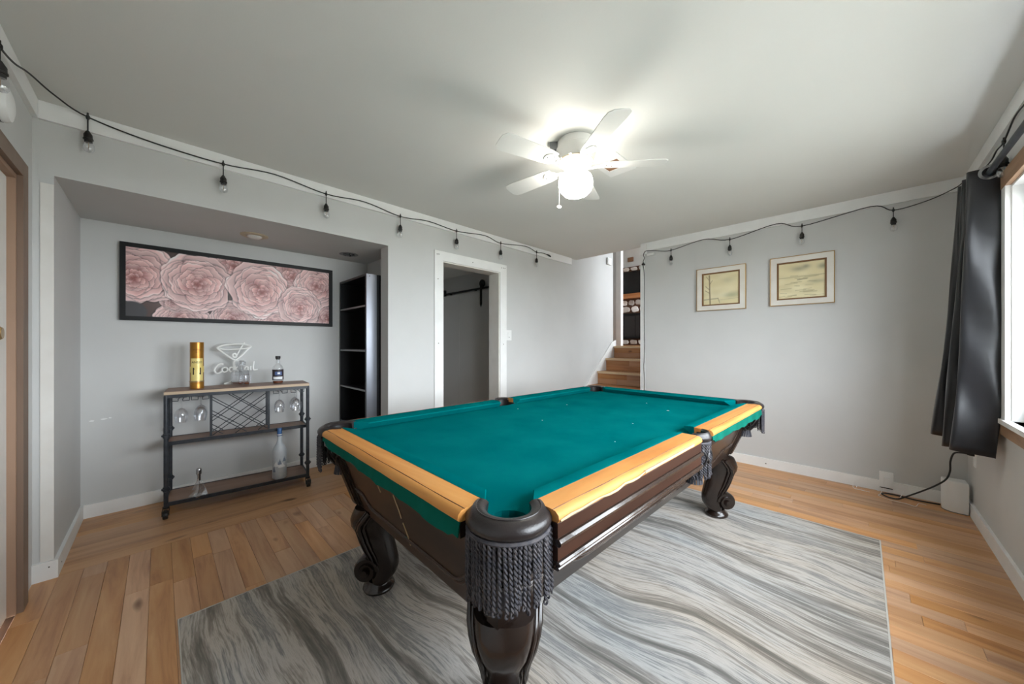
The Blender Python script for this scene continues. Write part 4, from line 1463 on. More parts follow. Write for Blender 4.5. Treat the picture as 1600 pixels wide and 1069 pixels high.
def paint_flowers(wp, hp):
    asp = wp / hp
    Y, X = np.mgrid[0:hp, 0:wp]
    X = (X + 0.5) / hp
    Y = (Y + 0.5) / hp
    img = np.zeros((hp, wp, 3))
    img[:] = np.array((92, 74, 70)) / 255
    rr = random.Random(5)
    img += (np.sin(X * 9 + 3 * np.sin(Y * 5)) * 0.04)[..., None]

    def petal(cx, cy, a, ln, wd, c0, c1, sh=0.55):
        # local frame: u along the petal (0 base .. 1 tip), v across
        ca_, sa_ = math.cos(a), math.sin(a)
        dx, dy = X - cx, Y - cy
        u = (dx * ca_ + dy * sa_) / ln
        v = (-dx * sa_ + dy * ca_) / wd
        wob = 0.05 * np.sin(v * 4 + a * 7) + 0.02 * np.sin(v * 11 + a * 3)
        uu = u + wob * np.clip(u, 0, 1)
        prof = np.clip(np.abs((uu - 0.48) / 0.52), 0, 2) ** 2.6 + np.abs(v) ** 2.2
        shm = np.clip((1.28 - prof) / 0.28, 0, 1) * (prof >= 1) * sh
        img[:] = img * (1 - shm[..., None] * 0.42)
        m_ = np.clip((1 - prof) / 0.06, 0, 1)
        t = np.clip(uu, 0, 1) ** 1.3
        shade = t + 0.10 * np.sin(v * 9 + a * 5) * (1 - t) - 0.10 * np.abs(v)
        shade = np.clip(shade, 0, 1)
        rim = np.exp(-((prof - 0.86) / 0.12) ** 2) * 0.10
        col = c0 * (1 - shade[..., None]) + c1 * shade[..., None] + rim[..., None] * 0.5
        img[:] = img * (1 - m_[..., None]) + np.clip(col, 0, 1) * m_[..., None]

    def flower(cu, cv, r, tone, seed):
        q = random.Random(seed)
        cx, cy = cu * asp, cv
        base = np.array((196, 148, 146)) / 255 * tone
        tip = np.array((240, 212, 209)) / 255 * tone
        core = np.array((184, 112, 106)) / 255 * tone
        cupx, cupy = q.uniform(-0.16, 0.16) * r, q.uniform(-0.05, 0.20) * r
        # broad outer guard petals, then cupped rings whose rims ring a ruffled heart
        for (k_, n, d, ln, wd) in ((0, 6, 0.16, 0.80, 0.56), (1, 6, 0.12, 0.76, 0.50), (2, 6, 0.10, 0.68, 0.46), (3, 7, 0.10, 0.58, 0.38), (4, 7, 0.09, 0.50, 0.31), (5, 7, 0.08, 0.41, 0.24), (6, 7, 0.05, 0.33, 0.16), (7, 7, 0.03, 0.25, 0.10), (8, 5, 0.0, 0.16, 0.07)):
            a0 = q.uniform(0, 6)
            kk = k_ / 8
            for i in range(n):
                a = a0 + 2 * PI * i / n + q.uniform(-0.3, 0.3)
                b0 = base * (1 - kk) + core * kk
                b1 = tip * (1 - 0.18 * kk) + core * 0.18 * kk
                jit = q.uniform(0.92, 1.05)
                petal(cx + cupx * kk + d * r * math.cos(a), cy + cupy * kk + d * r * math.sin(a), a + q.uniform(-0.3, 0.3), ln * r * q.uniform(0.88, 1.1), wd * r * q.uniform(0.85, 1.15), b0 * jit * (0.92 - 0.12 * kk), b1 * jit)

    for (cu, cv, r, tone, sd_) in ((0.47, 0.04, 0.40, 1.0, 1), (0.745, 0.10, 0.40, 1.0, 2), (0.22, 1.04, 0.34, 0.95, 3), (0.455, 1.0, 0.34, 0.95, 4), (0.66, 1.06, 0.30, 0.97, 5), (0.985, 0.86, 0.36, 0.95, 6),
                                   (0.19, 0.72, 0.20, 0.9, 12), (0.925, 0.30, 0.44, 1.0, 7), (0.045, 0.36, 0.46, 1.0, 8), (0.285, 0.44, 0.46, 1.02, 9), (0.59, 0.47, 0.49, 1.03, 10), (0.815, 0.70, 0.38, 1.0, 11)):
        flower(cu, cv, r, tone, sd_)
    # dark leaf in the lower left corner
    lm = np.clip((0.16 - np.hypot((X - 0.05) * 0.9, (Y - 0.93))) / 0.02, 0, 1)[..., None]
    img[:] = img * (1 - lm) + np.array((70, 68, 70)) / 255 * lm
    img = (img - 0.62) * 1.12 + 0.64
    return np.clip(img, 0, 1)


FY0, FY1, FZ0, FZ1 = -0.205, 1.222, 1.376, 1.940
fpic = thing('flower_picture', 'wide black framed print of pale pink peonies on the niche wall', 'picture', (XN, (FY0 + FY1) / 2, (FZ0 + FZ1) / 2), 0)
fw, fh = FY1 - FY0, FZ1 - FZ0
fr = 0.030
mb = MB()
mb.box(0.001, 0.032, -fw / 2, fw / 2, fh / 2 - fr, fh / 2).box(0.001, 0.032, -fw / 2, fw / 2, -fh / 2, -fh / 2 + fr)
mb.box(0.001, 0.032, -fw / 2, -fw / 2 + fr, -fh / 2 + fr, fh / 2 - fr).box(0.001, 0.032, fw / 2 - fr, fw / 2, -fh / 2 + fr, fh / 2 - fr)
mb.build('frame', 'frame', fpic)
MB().box(0.001, 0.016, -fw / 2 + fr, fw / 2 - fr, -fh / 2 + fr, fh / 2 - fr).build('backing', 'frame', fpic)
grid_print('print', 'print', fpic, paint_flowers(384, 142), fw - 2 * fr, fh - 2 * fr, 0.0175)

# ------------------------------------------------------------------ bookshelf in the niche end
BS = thing('bookshelf', 'tall empty black bookshelf standing at the end of the niche', 'bookshelf', (-3.45, 1.44, 0))
bx0, bx1, by0, by1, bzt = -0.325, 0.325, -0.144, 0.140, 1.832
MB().box(bx0, bx0 + 0.02, by0, by1, 0, bzt).build('side_panel', 'shelf', BS)
sp_ = MB().box(bx1 - 0.02, bx1, by0, by1, 0, bzt).build('side_panel', 'shelf', BS)
MB().box(bx1, bx1 + 0.004, by0 + 0.002, by0 + 0.095, 0.02, bzt - 0.002).build('metal_facing', 'steel', sp_)
MB().wheel((bx1 + 0.0045, by0 + 0.03, bzt - 0.02), (1, 0, 0), 0.005, 0.002, 8).build('screw', 'ink', sp_)
MB().box(bx0 + 0.02, bx1 - 0.02, by1 - 0.01, by1, 0, bzt).build('back_panel', 'shelf', BS)
MB().box(bx0 + 0.02, bx1 - 0.02, by0, by1 - 0.01, bzt - 0.02, bzt).build('top_panel', 'shelf', BS)
for z in (0.10, 0.44, 0.79, 1.15, 1.555):
    so = MB().box(bx0 + 0.02, bx1 - 0.02, by0 + 0.003, by1 - 0.01, z - 0.018, z).build('shelf', 'shelf', BS)
    MB().box(bx0 + 0.02, bx1 - 0.02, by0, by0 + 0.003, z - 0.017, z - 0.001).build('shelf_edge', 'shelfedge', so)

# recessed lights in the niche ceiling
rl_ = thing('recessed_light', 'round beige recessed light with bulb in the niche ceiling over the picture', 'recessed light', (-3.42, 0.53, 2.067))
MB().lathe([(0.055, -0.001), (0.092, -0.001), (0.092, -0.006), (0.070, -0.012), (0.055, -0.010)], (0, 0, 0), 28, False).build('trim_ring', 'beige', rl_, True)
MB().lathe([(0.052, -0.001), (0.050, -0.014), (0.036, -0.024), (0.012, -0.028)], (0, 0, 0), 22).build('bulb', 'oldwhite', rl_, True)
r2 = thing('recessed_socket', 'bare recessed light hole with chrome clips near the bookshelf', 'recessed light', (-3.50, 1.285, 2.067))
MB().lathe([(0.084, 0.0), (0.084, -0.0015), (0.0535, -0.0015), (0.0535, 0.115), (0.0005, 0.115), (0.0005, 0.118), (0.0552, 0.118), (0.0552, 0.0)], (0, 0, 0), 26, False).build('can', 'shelfedge', r2, True)
mb = MB()
for k_ in range(5):
    a = 2 * PI * k_ / 5
    mb.box(0.042 * math.cos(a) - 0.010, 0.042 * math.cos(a) + 0.010, 0.042 * math.sin(a) - 0.006, 0.042 * math.sin(a) + 0.006, -0.012, 0.02)
mb.build('clip', 'chrome', r2)

# ------------------------------------------------------------------ barn door in the hall
ZTK = 1.975
bd = thing('barn_door', 'pale grey sliding barn door hanging from black track beyond the hall opening', 'door', (-3.9, YH - 0.06, 0))
MB().box(-0.95, -0.250, -0.02, 0.02, 0.01, ZTK - 0.045).build('board', 'wall', bd)
MB().box(-0.246, 0.75, -0.02, 0.02, 0.01, ZTK - 0.045).build('board', 'wall', bd)
for x in (0.243, -0.80):
    hb = MB()
    hb.box(x - 0.02, x + 0.02, -0.028, -0.0205, ZTK - 0.23, ZTK + 0.05)
    hb.prism([(x - 0.02, -0.028, ZTK - 0.23), (x + 0.02, -0.028, ZTK - 0.23), (x, -0.028, ZTK - 0.27)], [(x - 0.02, -0.0205, ZTK - 0.23), (x + 0.02, -0.0205, ZTK - 0.23), (x, -0.0205, ZTK - 0.27)])
    ho = hb.build('hanger_strap', 'blackplastic', bd)
    MB().wheel((x, -0.002, ZTK + 0.055), (0, 1, 0), 0.052, 0.024, 20).build('roller', 'blackplastic', ho, True)
tk = thing('barn_door_track', 'black steel track on the hall wall above the barn door', 'door track', (-3.9, YH - 0.062, ZTK))
MB().box(-1.2, 0.80, -0.004, 0.004, -0.022, 0.002).build('track_bar', 'blackplastic', tk)
for x in (-0.9, -0.55, 0.05, 0.65):
    MB().wheel((x, 0.031, -0.01), (0, 1, 0), 0.011, 0.062, 12).build('standoff', 'blackplastic', tk, True)
MB().box(-0.67, -0.62, -0.016, 0.012, -0.045, 0.05).build('end_stop', 'blackplastic', tk)

# ------------------------------------------------------------------ ceiling fan
FC = (-1.23, 1.785)
FN = thing('ceiling_fan', 'white five-blade ceiling fan with a lit round globe over the pool table', 'ceiling fan', (FC[0], FC[1], H), 0)
MB().lathe([(0.108, 0.0), (0.112, -0.004), (0.112, -0.040), (0.118, -0.046), (0.120, -0.085), (0.112, -0.096), (0.108, -0.118), (0.094, -0.128), (0.060, -0.134)], (0, 0, 0), 36).build('motor_housing', 'fan', FN, True)
vt = MB()
for k_ in range(10):
    a0 = 2 * PI * k_ / 10 + 0.08
    pts = [(0.1035 * math.cos(a0 + 0.46 * i / 6), 0.1035 * math.sin(a0 + 0.46 * i / 6), -0.124) for i in range(7)]
    vt.tube(pts, 0.0045, 5)
vt.build('vent_slot', 'beige', FN, True)
MB().lathe([(0.060, -0.130), (0.066, -0.134), (0.066, -0.150), (0.058, -0.154), (0.052, -0.178), (0.056, -0.182), (0.058, -0.188)], (0, 0, 0), 28).build('switch_housing', 'fan', FN, True)
MB().lathe([(0.052, -0.186), (0.075, -0.196), (0.094, -0.214), (0.103, -0.240), (0.103, -0.266), (0.093, -0.294), (0.070, -0.318), (0.036, -0.330), (0.008, -0.332)], (0, 0, 0), 32).build('globe', 'globe', FN, True)
# blades
tilt = math.radians(11)


def blade_meshes():
    n = 26
    L0, L1 = 0.165, 0.535
    outl = [(L0, -0.046), (L0 + 0.05, -0.056), (L1 - 0.06, -0.066), (L1 - 0.022, -0.062), (L1 - 0.003, -0.040), (L1, 0.0), (L1 - 0.003, 0.040), (L1 - 0.022, 0.062), (L1 - 0.06, 0.066), (L0 + 0.05, 0.056), (L0, 0.046)]
    ct, s_t = math.cos(tilt), math.sin(tilt)
    T = lambda x, y, z: (x, y * ct - z * s_t, y * s_t + z * ct)
    bl_ = MB().prism([T(x, y, -0.0025) for x, y in outl], [T(x, y, 0.0025) for x, y in outl])
    ir = MB()
    ir.tube([(0.055, 0, -0.014), (0.09, 0, -0.016), (0.12, 0.0, -0.010), (0.15, 0, -0.006)], [0.011, 0.010, 0.012, 0.016], 8, False, 0.5)
    po = [(0.14, -0.018), (0.17, -0.036), (0.205, -0.034), (0.228, -0.016), (0.232, 0), (0.228, 0.016), (0.205, 0.034), (0.17, 0.036), (0.14, 0.018)]
    ir.prism([T(x, y, -0.0075) for x, y in po], [T(x, y, -0.0026) for x, y in po])
    sc2 = MB()
    for (x, y) in ((0.178, 0.022), (0.178, -0.022), (0.214, 0.0)):
        p = T(x, y, -0.009)
        sc2.wheel(p, (0, 0, 1), 0.0045, 0.003, 8)
    return bl_, ir, sc2


bl_, ir_, sc2 = blade_meshes()
bo = bl_.build('blade', 'fan', FN)
io = ir_.build('blade_iron', 'fan', bo, True)
so_ = sc2.build('screw', 'chrome', bo)
for i in range(5):
    o = bo if i == 0 else copy_tree(bo, FN)
    o.location = (0, 0, -0.146)
    o.rotation_euler = (0, 0, math.radians(40 + 72 * i))
pc = MB()
a = math.radians(225)
px, py = 0.060, 0.060
cd = Vector((-0.075, -0.085, 0)).normalized()
base = Vector((-0.75, -0.60, 0)).normalized() * 0.098
pc.tube([(base.x * 0.6, base.y * 0.6, -0.182), (base.x, base.y, -0.186), (base.x * 1.02, base.y * 1.02, -0.195), (base.x * 1.02, base.y * 1.02, -0.385)], 0.0018, 5)
pco = pc.build('pull_chain', 'fan', FN, True)
MB().wheel((base.x * 1.02, base.y * 1.02, -0.39), (0.7, -0.7, 0.5), 0.014, 0.006, 14).build('pull_knob', 'fan', pco, True)
mb = MB()
bd_ = Vector((-0.72, -0.69, 0))
mb.box(-0.155, -0.105, -0.03, 0.02, -0.045, -0.002)
mo = mb.build('mounting_bracket', 'shelfedge', FN)
mo.rotation_euler = (0, 0, math.radians(35))

vn = thing('ceiling_vent', 'square white ceiling vent plate with bare brown centre behind the fan', 'vent', (-1.203, 2.188, H))
mb = MB()
mb.box(-0.097, 0.097, 0.062, 0.146, -0.006, -0.0005).box(-0.097, 0.097, -0.146, -0.062, -0.006, -0.0005).box(-0.097, -0.062, -0.062, 0.062, -0.006, -0.0005).box(0.062, 0.097, -0.062, 0.062, -0.006, -0.0005)
mb.build('plate', 'white', vn)
MB().box(-0.062, 0.062, -0.062, 0.062, -0.003, -0.0005).build('duct_opening', 'rust', vn)

# ------------------------------------------------------------------ string lights
sock = MB().lathe([(0.004, 0.0), (0.007, -0.004), (0.013, -0.016), (0.0165, -0.022), (0.0165, -0.040), (0.019, -0.042), (0.019, -0.048), (0.015, -0.050), (0.0145, -0.062)], (0, 0, 0), 14)
bulb = MB().lathe([(0.012, -0.060), (0.019, -0.072), (0.0215, -0.086), (0.0205, -0.100), (0.015, -0.110), (0.004, -0.114)], (0, 0, 0), 16)
fil = MB().tube([(0.0, 0, -0.06), (0.0, 0, -0.075), (0.004, 0, -0.085), (-0.004, 0, -0.088), (0.003, 0, -0.094)], 0.0012, 4)
sock_o = bulb_o = fil_o = None


def add_socket(parent, p, drop, sc=1.0):
    global sock_o, bulb_o, fil_o
    if sock_o is None:
        sock_o = sock.build('socket', 'blackplastic', parent, True)
        bulb_o = bulb.build('bulb', 'bulbglass', sock_o, True)
        fil_o = fil.build('filament', 'brass', sock_o, True)
        s_ = sock_o
    else:
        s_ = inst(sock_o, parent)
        inst(bulb_o, s_)
        inst(fil_o, s_)
    s_.location = (p[0], p[1], p[2] - drop)
    s_.rotation_euler = (random.uniform(-0.04, 0.04), random.uniform(-0.04, 0.04), 0)
    ld = MB().tube([p, (p[0], p[1], p[2] - drop + 0.002)], 0.0032, 6).build('drop_lead', 'blackplastic', parent, True)
    MB().tube([(p[0], p[1] - 0.0, p[2] + 0.022), (p[0], p[1], p[2] + 0.005)], 0.004, 6).build('hanging_tab', 'blackplastic', parent, True)
    # cord joint
    MB().lathe([(0.004, 0.012), (0.008, 0.005), (0.008, -0.006), (0.004, -0.014)], p, 8).build('cord_joint', 'blackplastic', parent, True)


def smooth3(P, n=6):
    P = [Vector(p) for p in P]
    Q = [P[0]] + P + [P[-1]]
    out_ = []
    for i in range(1, len(Q) - 2):
        for k_ in range(n):
            t = k_ / n
            p0, p1, p2, p3 = Q[i - 1], Q[i], Q[i + 1], Q[i + 2]
            out_.append(0.5 * ((2 * p1) + (-p0 + p2) * t + (2 * p0 - 5 * p1 + 4 * p2 - p3) * t * t + (-p0 + 3 * p1 - 3 * p2 + p3) * t ** 3))
    out_.append(P[-1])
    return out_


xs_ = XL + 0.040
SL = thing('string_light', 'black cord of clear bulbs along the white crown board over the niche', 'string lights', (0, 0, 0))
att = [(xs_, -0.27, 2.405), (xs_, 0.287, 2.359), (xs_, 0.899, 2.352), (xs_, 1.51, 2.338), (xs_, 2.123, 2.348), (xs_, 2.738, 2.350), (xs_, 3.36, 2.364)]
mid = [(xs_, -0.026, 2.368), (xs_, 0.568, 2.388), (xs_, 1.192, 2.376), (xs_, 1.796, 2.366), (xs_, 2.50, 2.385), (xs_, 3.15, 2.398)]
pth = [(-2.05, YF + 0.04, 2.28), (-2.22, YF + 0.04, 2.284), (-2.40, YF + 0.04, 2.325), (-2.60, YF + 0.045, 2.395), (-2.78, YF + 0.09, 2.412)]
for i, p in enumerate(att):
    pth.append(p)
    if i < len(mid):
        pth.append(mid[i])
pth += [(xs_, 3.46, 2.375), (xs_, 3.57, 2.372)]
MB().tube(smooth3(pth), 0.0038, 6).build('cord', 'blackplastic', SL, True)
for p in att:
    add_socket(SL, p, 0.072)
add_socket(SL, (-2.22, YF + 0.04, 2.284), 0.05)
pm = MB()
pm.tube([(xs_, 3.56, 2.373), (xs_, 3.60, 2.369), (xs_, 3.64, 2.358)], [0.006, 0.011, 0.010], 8)
pm.build('end_plug', 'blackplastic', SL, True)

SB = thing('string_light', 'black cord of clear bulbs along the crown board above the two framed pictures', 'string lights', (0, 0, 0))
yb_ = YB - 0.045
att = [(-1.54, yb_, 2.276), (-0.953, yb_, 2.276), (-0.38, yb_, 2.277), (0.184, yb_, 2.270)]
mid = [(-1.20, yb_, 2.327), (-0.57, yb_, 2.342), (0.055, yb_, 2.333)]
pth = [(-1.865, YB - 0.014, 2.25), (-1.862, YB - 0.047, 2.285), (-1.83, YB - 0.047, 2.322), (-1.72, yb_, 2.305)]
for i, p in enumerate(att):
    pth.append(p)
    if i < len(mid):
        pth.append(mid[i])
pth += [(0.36, yb_, 2.295), (0.49, YB - 0.06, 2.345), (0.51, YB - 0.25, 2.33), (0.525, 3.75, 2.29), (0.533, 3.41, 2.26), (0.533, 3.27, 2.272), (0.533, 3.13, 2.265), (0.533, 2.95, 2.31), (0.533, 2.78, 2.30), (0.533, 2.6, 2.285), (0.533, 2.35, 2.32), (0.533, 2.0, 2.28)]
MB().tube(smooth3(pth), 0.0038, 6).build('cord', 'blackplastic', SB, True)
for p in att:
    add_socket(SB, p, 0.055)
for p in ((0.533, 3.13, 2.265), (0.533, 2.60, 2.285)):
    add_socket(SB, p, 0.072)
# plug lead down the wall corner
pth = [(-1.865, YB - 0.012, 2.25), (-1.885, YB - 0.014, 2.19), (-1.872, YB - 0.014, 2.10), (-1.866, YB - 0.014, 1.9), (-1.868, YB - 0.014, 1.5), (-1.862, YB - 0.014, 1.2), (-1.868, YB - 0.014, 1.02), (-1.872, YB - 0.014, 0.92), (-1.866, YB - 0.014, 0.75), (-1.862, YB - 0.014, 0.4), (-1.865, YB - 0.02, 0.12)]
MB().tube(smooth3(pth), 0.0036, 6).build('plug_lead', 'blackplastic', SB, True)
MB().tube([(-1.895, YB - 0.016, 2.17), (-1.878, YB - 0.016, 2.185), (-1.862, YB - 0.016, 2.165)], [0.010, 0.016, 0.010], 8).build('adapter', 'blackplastic', SB, True)
br_ = thing('cord_bracket', 'white bracket holding the light cord at the corner of the picture wall', 'bracket', (-1.875, YB - 0.018, 2.345))
MB().box(-0.03, 0.045, -0.022, 0, -0.055, 0.06).build('plate', 'white', br_)
MB().box(0.045, 0.13, -0.012, 0.012, -0.080, -0.055).build('arm', 'white', br_)

# ------------------------------------------------------------------ framed gold pictures on the back wall
def paint_foil(kind, wp=84, hp=70):
    Y, X = np.mgrid[0:hp, 0:wp]
    u, v = X / wp, Y / hp
    img = np.zeros((hp, wp, 3))
    img[:] = np.array((226, 214, 172)) / 255
    rng = np.random.RandomState(3 if kind == 'tree' else 9)

    def blotch(cu, cv, su, sv, c, k_):
        m_ = np.exp(-(((u - cu) / su) ** 2 + ((v - cv) / sv) ** 2))[..., None] * k_
        img[:] = img * (1 - m_) + np.array(c) / 255 * m_

    def line(p, q, wd, c, k_=0.8):
        p, q = np.array(p), np.array(q)
        d = q - p
        L2 = (d ** 2).sum()
        t = np.clip(((u - p[0]) * d[0] + (v - p[1]) * d[1]) / L2, 0, 1)
        ds = np.hypot(u - p[0] - t * d[0], v - p[1] - t * d[1])
        m_ = np.clip((wd - ds) / 0.008 + 0.5, 0, 1)[..., None] * k_
        img[:] = img * (1 - m_) + np.array(c) / 255 * m_
    for _ in range(22):
        blotch(rng.rand(), rng.rand(), 0.12 + 0.1 * rng.rand(), 0.05 + 0.06 * rng.rand(), (244, 236, 206) if rng.rand() > 0.45 else (204, 192, 150), 0.35)
    if kind == 'tree':
        ink = (128, 112, 84)
        line((0.19, 0.98), (0.17, 0.04), 0.018, ink)
        line((0.17, 0.5), (0.06, 0.38), 0.008, ink)
        line((0.18, 0.62), (0.05, 0.52), 0.008, ink)
        line((0.17, 0.35), (0.26, 0.2), 0.006, ink)
        line((0.17, 0.2), (0.08, 0.06), 0.006, ink)
        line((0.02, 0.82), (0.42, 0.80), 0.014, (140, 132, 110), 0.6)
        line((0.42, 0.80), (0.47, 0.95), 0.008, ink, 0.6)
        blotch(0.8, 0.72, 0.2, 0.08, (170, 172, 138), 0.7)
        blotch(0.72, 0.24, 0.18, 0.1, (196, 188, 150), 0.6)
        line((0.45, 0.86), (0.98, 0.83), 0.006, (160, 156, 130), 0.5)
    else:
        for i in range(26):
            y0 = 0.34 + 0.64 * rng.rand()
            x0 = rng.rand() * 0.8
            line((x0, y0), (x0 + 0.08 + 0.22 * rng.rand(), y0 + 0.04 * (rng.rand() - 0.5)), 0.005 + 0.004 * rng.rand(), (158, 148, 112), 0.55)
        blotch(0.45, 0.17, 0.16, 0.07, (164, 156, 128), 0.8)
        blotch(0.60, 0.12, 0.08, 0.05, (150, 144, 120), 0.8)
        blotch(0.95, 0.16, 0.1, 0.07, (150, 146, 118), 0.8)
        line((0.0, 0.40), (1, 0.38), 0.007, (150, 142, 110), 0.7)
        line((0.42, 0.48), (0.62, 0.46), 0.014, (140, 132, 104), 0.7)
        blotch(0.85, 0.56, 0.15, 0.05, (166, 162, 130), 0.6)
    return np.clip(img, 0, 1)


def gold_picture(x0, x1, z0, z1, kind, label):
    t = thing('framed_picture', label, 'picture', ((x0 + x1) / 2, YB, (z0 + z1) / 2), -PI / 2)
    # local: +X out of the wall (towards the room), +Y to the left seen from the wall => columns reversed below
    W_, H_ = x1 - x0, z1 - z0
    bw = 0.052

    def ring4(out_, inn, d0, d1, nm, mm):
        a, b_ = out_, inn
        m_ = MB()
        m_.box(d0, d1, -W_ / 2 + a, W_ / 2 - a, H_ / 2 - b_, H_ / 2 - a).box(d0, d1, -W_ / 2 + a, W_ / 2 - a, -H_ / 2 + a, -H_ / 2 + b_)
        m_.box(d0, d1, -W_ / 2 + a, -W_ / 2 + b_, -H_ / 2 + b_, H_ / 2 - b_).box(d0, d1, W_ / 2 - b_, W_ / 2 - a, -H_ / 2 + b_, H_ / 2 - b_)
        return m_.build(nm, mm, t)
    ring4(0, 0.006, 0.001, 0.030, 'brass_edge', 'brass')
    ring4(0.006, bw, 0.001, 0.026, 'frame', 'mat')
    ring4(bw, bw + 0.014, 0.001, 0.020, 'liner', 'brownliner')
    MB().box(0.001, 0.008, -W_ / 2 + bw, W_ / 2 - bw, -H_ / 2 + bw, H_ / 2 - bw).build('backing', 'brownliner', t)
    grid_print('print', 'foil', t, paint_foil(kind), W_ - 2 * bw - 0.028, H_ - 2 * bw - 0.028, 0.009)
    return t


gold_picture(-1.275, -0.817, 1.559, 2.013, 'tree', 'cream framed gold foil picture of a bare tree by the stairs')
gold_picture(-0.620, -0.160, 1.564, 2.020, 'sea', 'cream framed gold foil picture of waves and clouds')

# ------------------------------------------------------------------ curtain and rod
RDX, RDZ = 0.497, 2.137
cr_ = thing('curtain_rod', 'black metal curtain rod on the window wall', 'curtain rod', (RDX, 3.72, RDZ))
MB().tube([(0, 0, 0), (0, -1.42, 0)], 0.0135, 12).build('rod', 'black', cr_, True)
MB().tube([(0, -1.36, 0), (0, -3.4, 0)], 0.011, 12).build('inner_rod', 'black', cr_, True)
MB().tube([(0, -1.38, 0), (0, -1.42, 0)], 0.0155, 12).build('rod_collar', 'blackplastic', cr_, True)
MB().lathe([(0.008, 0.0), (0.018, 0.01), (0.022, 0.025), (0.014, 0.042), (0.004, 0.046)], (0, 0, 0), 14).build('finial', 'black', cr_, True).rotation_euler = (-PI / 2, 0, 0)
for yy in (-0.16, -3.0):
    MB().tube([(0, yy, 0), (XR - RDX, yy, 0.0)], 0.007, 8).build('bracket', 'black', cr_, True)

cu = thing('curtain', 'short black satin grommet curtain gathered beside the window', 'curtain', (RDX, 3.19, RDZ))
# plan path of the folds (x across the rod, y along it), waves perpendicular to the rod
fold_pts = []
nf = 5
pitch = 0.062
for i in range(nf):
    s_ = 1 if i % 2 == 0 else -1
    y0 = i * pitch
    xa, xb = 0.054 * s_, -0.070 * s_
    fold_pts += [(xa, y0 + 0.004), (xa * 0.45, y0), (xb * 0.45, y0 + 0.004), (xb, y0 + 0.010), (xb * 1.05 + (-0.012 * s_ if s_ < 0 else 0), y0 + pitch * 0.5)]
plan = [Vector((max(min(x, 0.056), -0.078), y, 0)) for x, y in fold_pts]
sm = smooth3(plan, 4)
zt_, zb_ = 0.028, -1.56
rows = 40
cm = MB()
nP = len(sm)
vs = []
for j in range(rows + 1):
    t = j / rows
    z = zt_ + (zb_ - zt_) * t
    for i, p in enumerate(sm):
        fi = i / nP
        x = p.x
        spread = 1 + 0.12 * t
        yy = p.y * (1 + 0.25 * t)
        xx = x * spread - 0.040 * t * t - 0.05 * t * fi
        xx += 0.006 * math.sin(9 * t + fi * 9) * t
        yy += 0.010 * math.sin(7 * t + fi * 25) * t + 0.004 * math.sin(21 * t + fi * 40)
        zz = z + (0.03 * fi + 0.015 * math.sin(fi * 8)) * t
        vs.append((min(xx, XR - RDX - 0.003), yy, zz))
fs = []
for j in range(rows):
    for i in range(nP - 1):
        a = j * nP + i
        fs.append((a, a + 1, a + nP + 1, a + nP))
cm.add(vs, fs)
co = cm.build('drape', 'curtain', cu, True, angle=80)
md = co.modifiers.new('thickness', 'SOLIDIFY')
md.thickness = 0.003
for i in range(nf):
    gm = MB()
    gm.wheel((0.0, i * pitch, 0.0), (0, 1, 0), 0.040, 0.016, 26, 0.027)
    gm.build('grommet', 'chrome', cu, True)

# ------------------------------------------------------------------ small things near the floor
ro = thing('router', 'white upright curved wireless router on the floor in the corner', 'router', (0.475, 4.03, 0), 0)
oc = []
pp = [(0.060, -0.052), (0.060, 0.052), (-0.055, 0.052), (-0.058, 0.01), (-0.046, -0.020), (-0.020, -0.042), (0.02, -0.052)]
rg = lambda k_, z: [(x * k_, y * k_, z) for x, y in pp]
MB().loft([rg(0.94, 0), rg(0.97, 0.008), rg(1.0, 0.03), rg(1.0, 0.205), rg(0.98, 0.218), rg(0.92, 0.224)]).build('case', 'plastic', ro, True, angle=50)
MB().loft([rg(0.9, 0), rg(0.96, 0.0), rg(0.98, 0.006), rg(0.9, 0.006)], False).build('base_pad', 'shelfedge', ro)
MB().box(0.0, 0.03, -0.046, -0.040, 0.2232, 0.2245).build('status_light', 'snow', ro)

ot = thing('wall_outlet', 'white outlet plate with plugged adapter low on the picture wall', 'outlet', (0.146, YB, 0.10))
MB().box(-0.040, 0.040, -0.022, 0, -0.062, 0.062).build('adapter_block', 'plastic', ot)
MB().box(-0.014, 0.020, -0.046, -0.022, -0.055, 0.02).build('plug', 'plastic', ot)
MB().box(-0.036, 0.036, -0.020, -0.001, -0.070, -0.062).build('port_strip', 'blackplastic', ot)
o2 = thing('wall_outlet', 'white outlet plate on the window wall with a black plug in it', 'outlet', (XR, 3.92, 0.42))
MB().box(-0.006, 0, -0.036, 0.036, -0.058, 0.058).build('cover_plate', 'plastic', o2)
MB().box(-0.009, -0.006, -0.018, 0.018, -0.045, -0.010).build('receptacle', 'plastic', o2)
pc_ = thing('power_cord', 'thick black power cord drooping from the window wall outlet to the floor', 'cord', (0, 0, 0))
pth = [(0.525, 3.92, 0.445), (0.49, 3.93, 0.445), (0.463, 3.94, 0.43), (0.45, 3.95, 0.37), (0.448, 3.95, 0.30), (0.43, 3.945, 0.24), (0.385, 3.94, 0.185), (0.32, 3.94, 0.125), (0.24, 3.95, 0.055), (0.20, 3.975, 0.018), (0.155, 4.01, 0.006), (0.12, 4.06, 0.006), (0.14, 4.10, 0.006), (0.22, 4.105, 0.006), (0.30, 4.085, 0.006), (0.42, 4.10, 0.006)]
MB().tube(smooth3(pth), 0.0052, 8).build('cable', 'blackplastic', pc_, True)
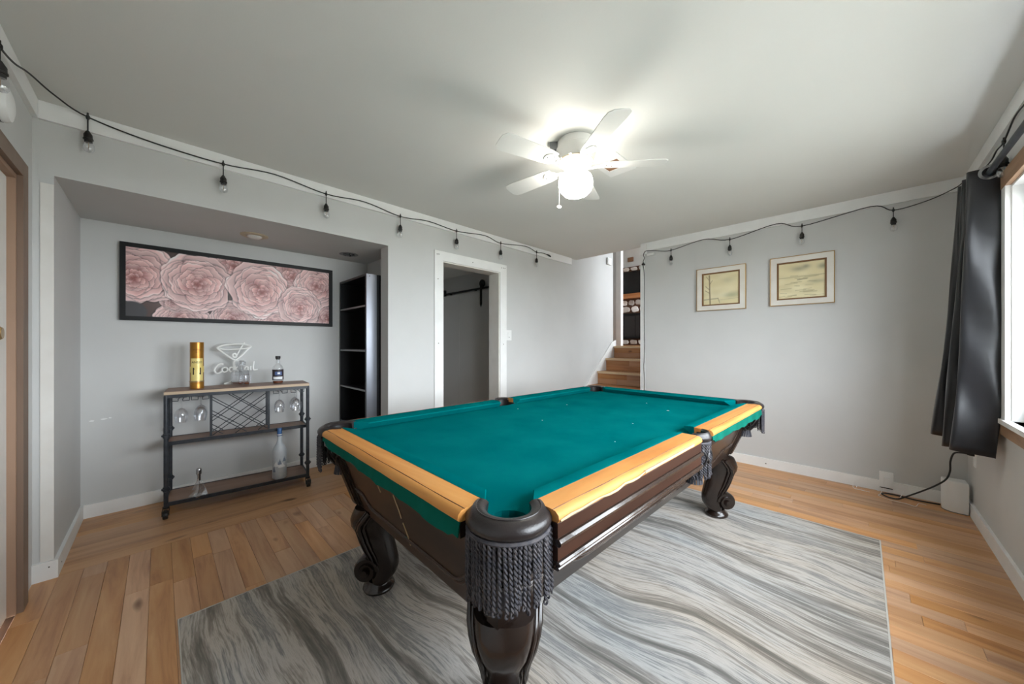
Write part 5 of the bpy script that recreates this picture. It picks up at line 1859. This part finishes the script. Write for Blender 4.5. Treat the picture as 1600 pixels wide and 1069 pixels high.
MB().tube([(0.549, 3.92, 0.445), (0.535, 3.92, 0.445), (0.518, 3.922, 0.445)], [0.012, 0.012, 0.007], 10).build('plug', 'blackplastic', pc_, True)
for (nm, pts, lab_) in (('usb_cable', [(0.115, YB - 0.024, 0.036), (0.10, 4.08, 0.02), (0.06, 4.09, 0.05), (0.02, 4.10, 0.085), (-0.03, 4.11, 0.06), (-0.045, 4.08, 0.006), (0.0, 4.06, 0.004), (0.05, 4.05, 0.004)], 'thin white cable looping up beside the outlet adapter'),
                        ('usb_cable', [(0.13, YB - 0.026, 0.030), (0.11, 4.05, 0.008), (0.10, 4.01, 0.004), (0.16, 3.96, 0.004), (0.24, 3.95, 0.004), (0.285, 3.93, 0.004), (0.31, 4.02, 0.004), (0.345, 4.02, 0.004)], 'thin white cable lying in zigzag on the floor by the router'),
                        ('usb_cable', [(0.16, YB - 0.026, 0.030), (0.17, 4.08, 0.03), (0.20, 4.09, 0.055), (0.235, 4.09, 0.05), (0.215, 4.06, 0.006)], 'short thin white cable arching out between the adapter and black cord')):
    tag(MB().tube(smooth3(pts), 0.0019, 5).build(nm, 'plastic', None, True), lab_, 'cable')

sw_ = thing('light_switch', 'white light switch plate beside the hall opening', 'light switch', (XL, 2.903, 1.306))
MB().box(0, 0.006, -0.042, 0.042, -0.060, 0.060).build('cover_plate', 'plastic', sw_)
MB().box(0.006, 0.009, -0.016, 0.016, -0.032, 0.032).build('rocker', 'plastic', sw_)
MB().box(0.009, 0.0095, -0.005, 0.005, -0.028, -0.020).build('indicator', 'ink', sw_)

sm_ = thing('smoke_detector', 'round white smoke detector on the wall above the brown door casing', 'smoke detector', (-2.39, YF, 2.145), 0)
so = MB().lathe([(0.066, 0), (0.068, 0.006), (0.068, 0.020), (0.060, 0.034), (0.040, 0.040), (0.01, 0.041)], (0, 0, 0), 28).build('housing', 'plastic', sm_, True)
so.rotation_euler = (-PI / 2, 0, 0)
ss = MB().lathe([(0.069, 0.008), (0.0695, 0.012)], (0, 0, 0), 28, False).build('vent_ring', 'ink', sm_)
ss.rotation_euler = (-PI / 2, 0, 0)
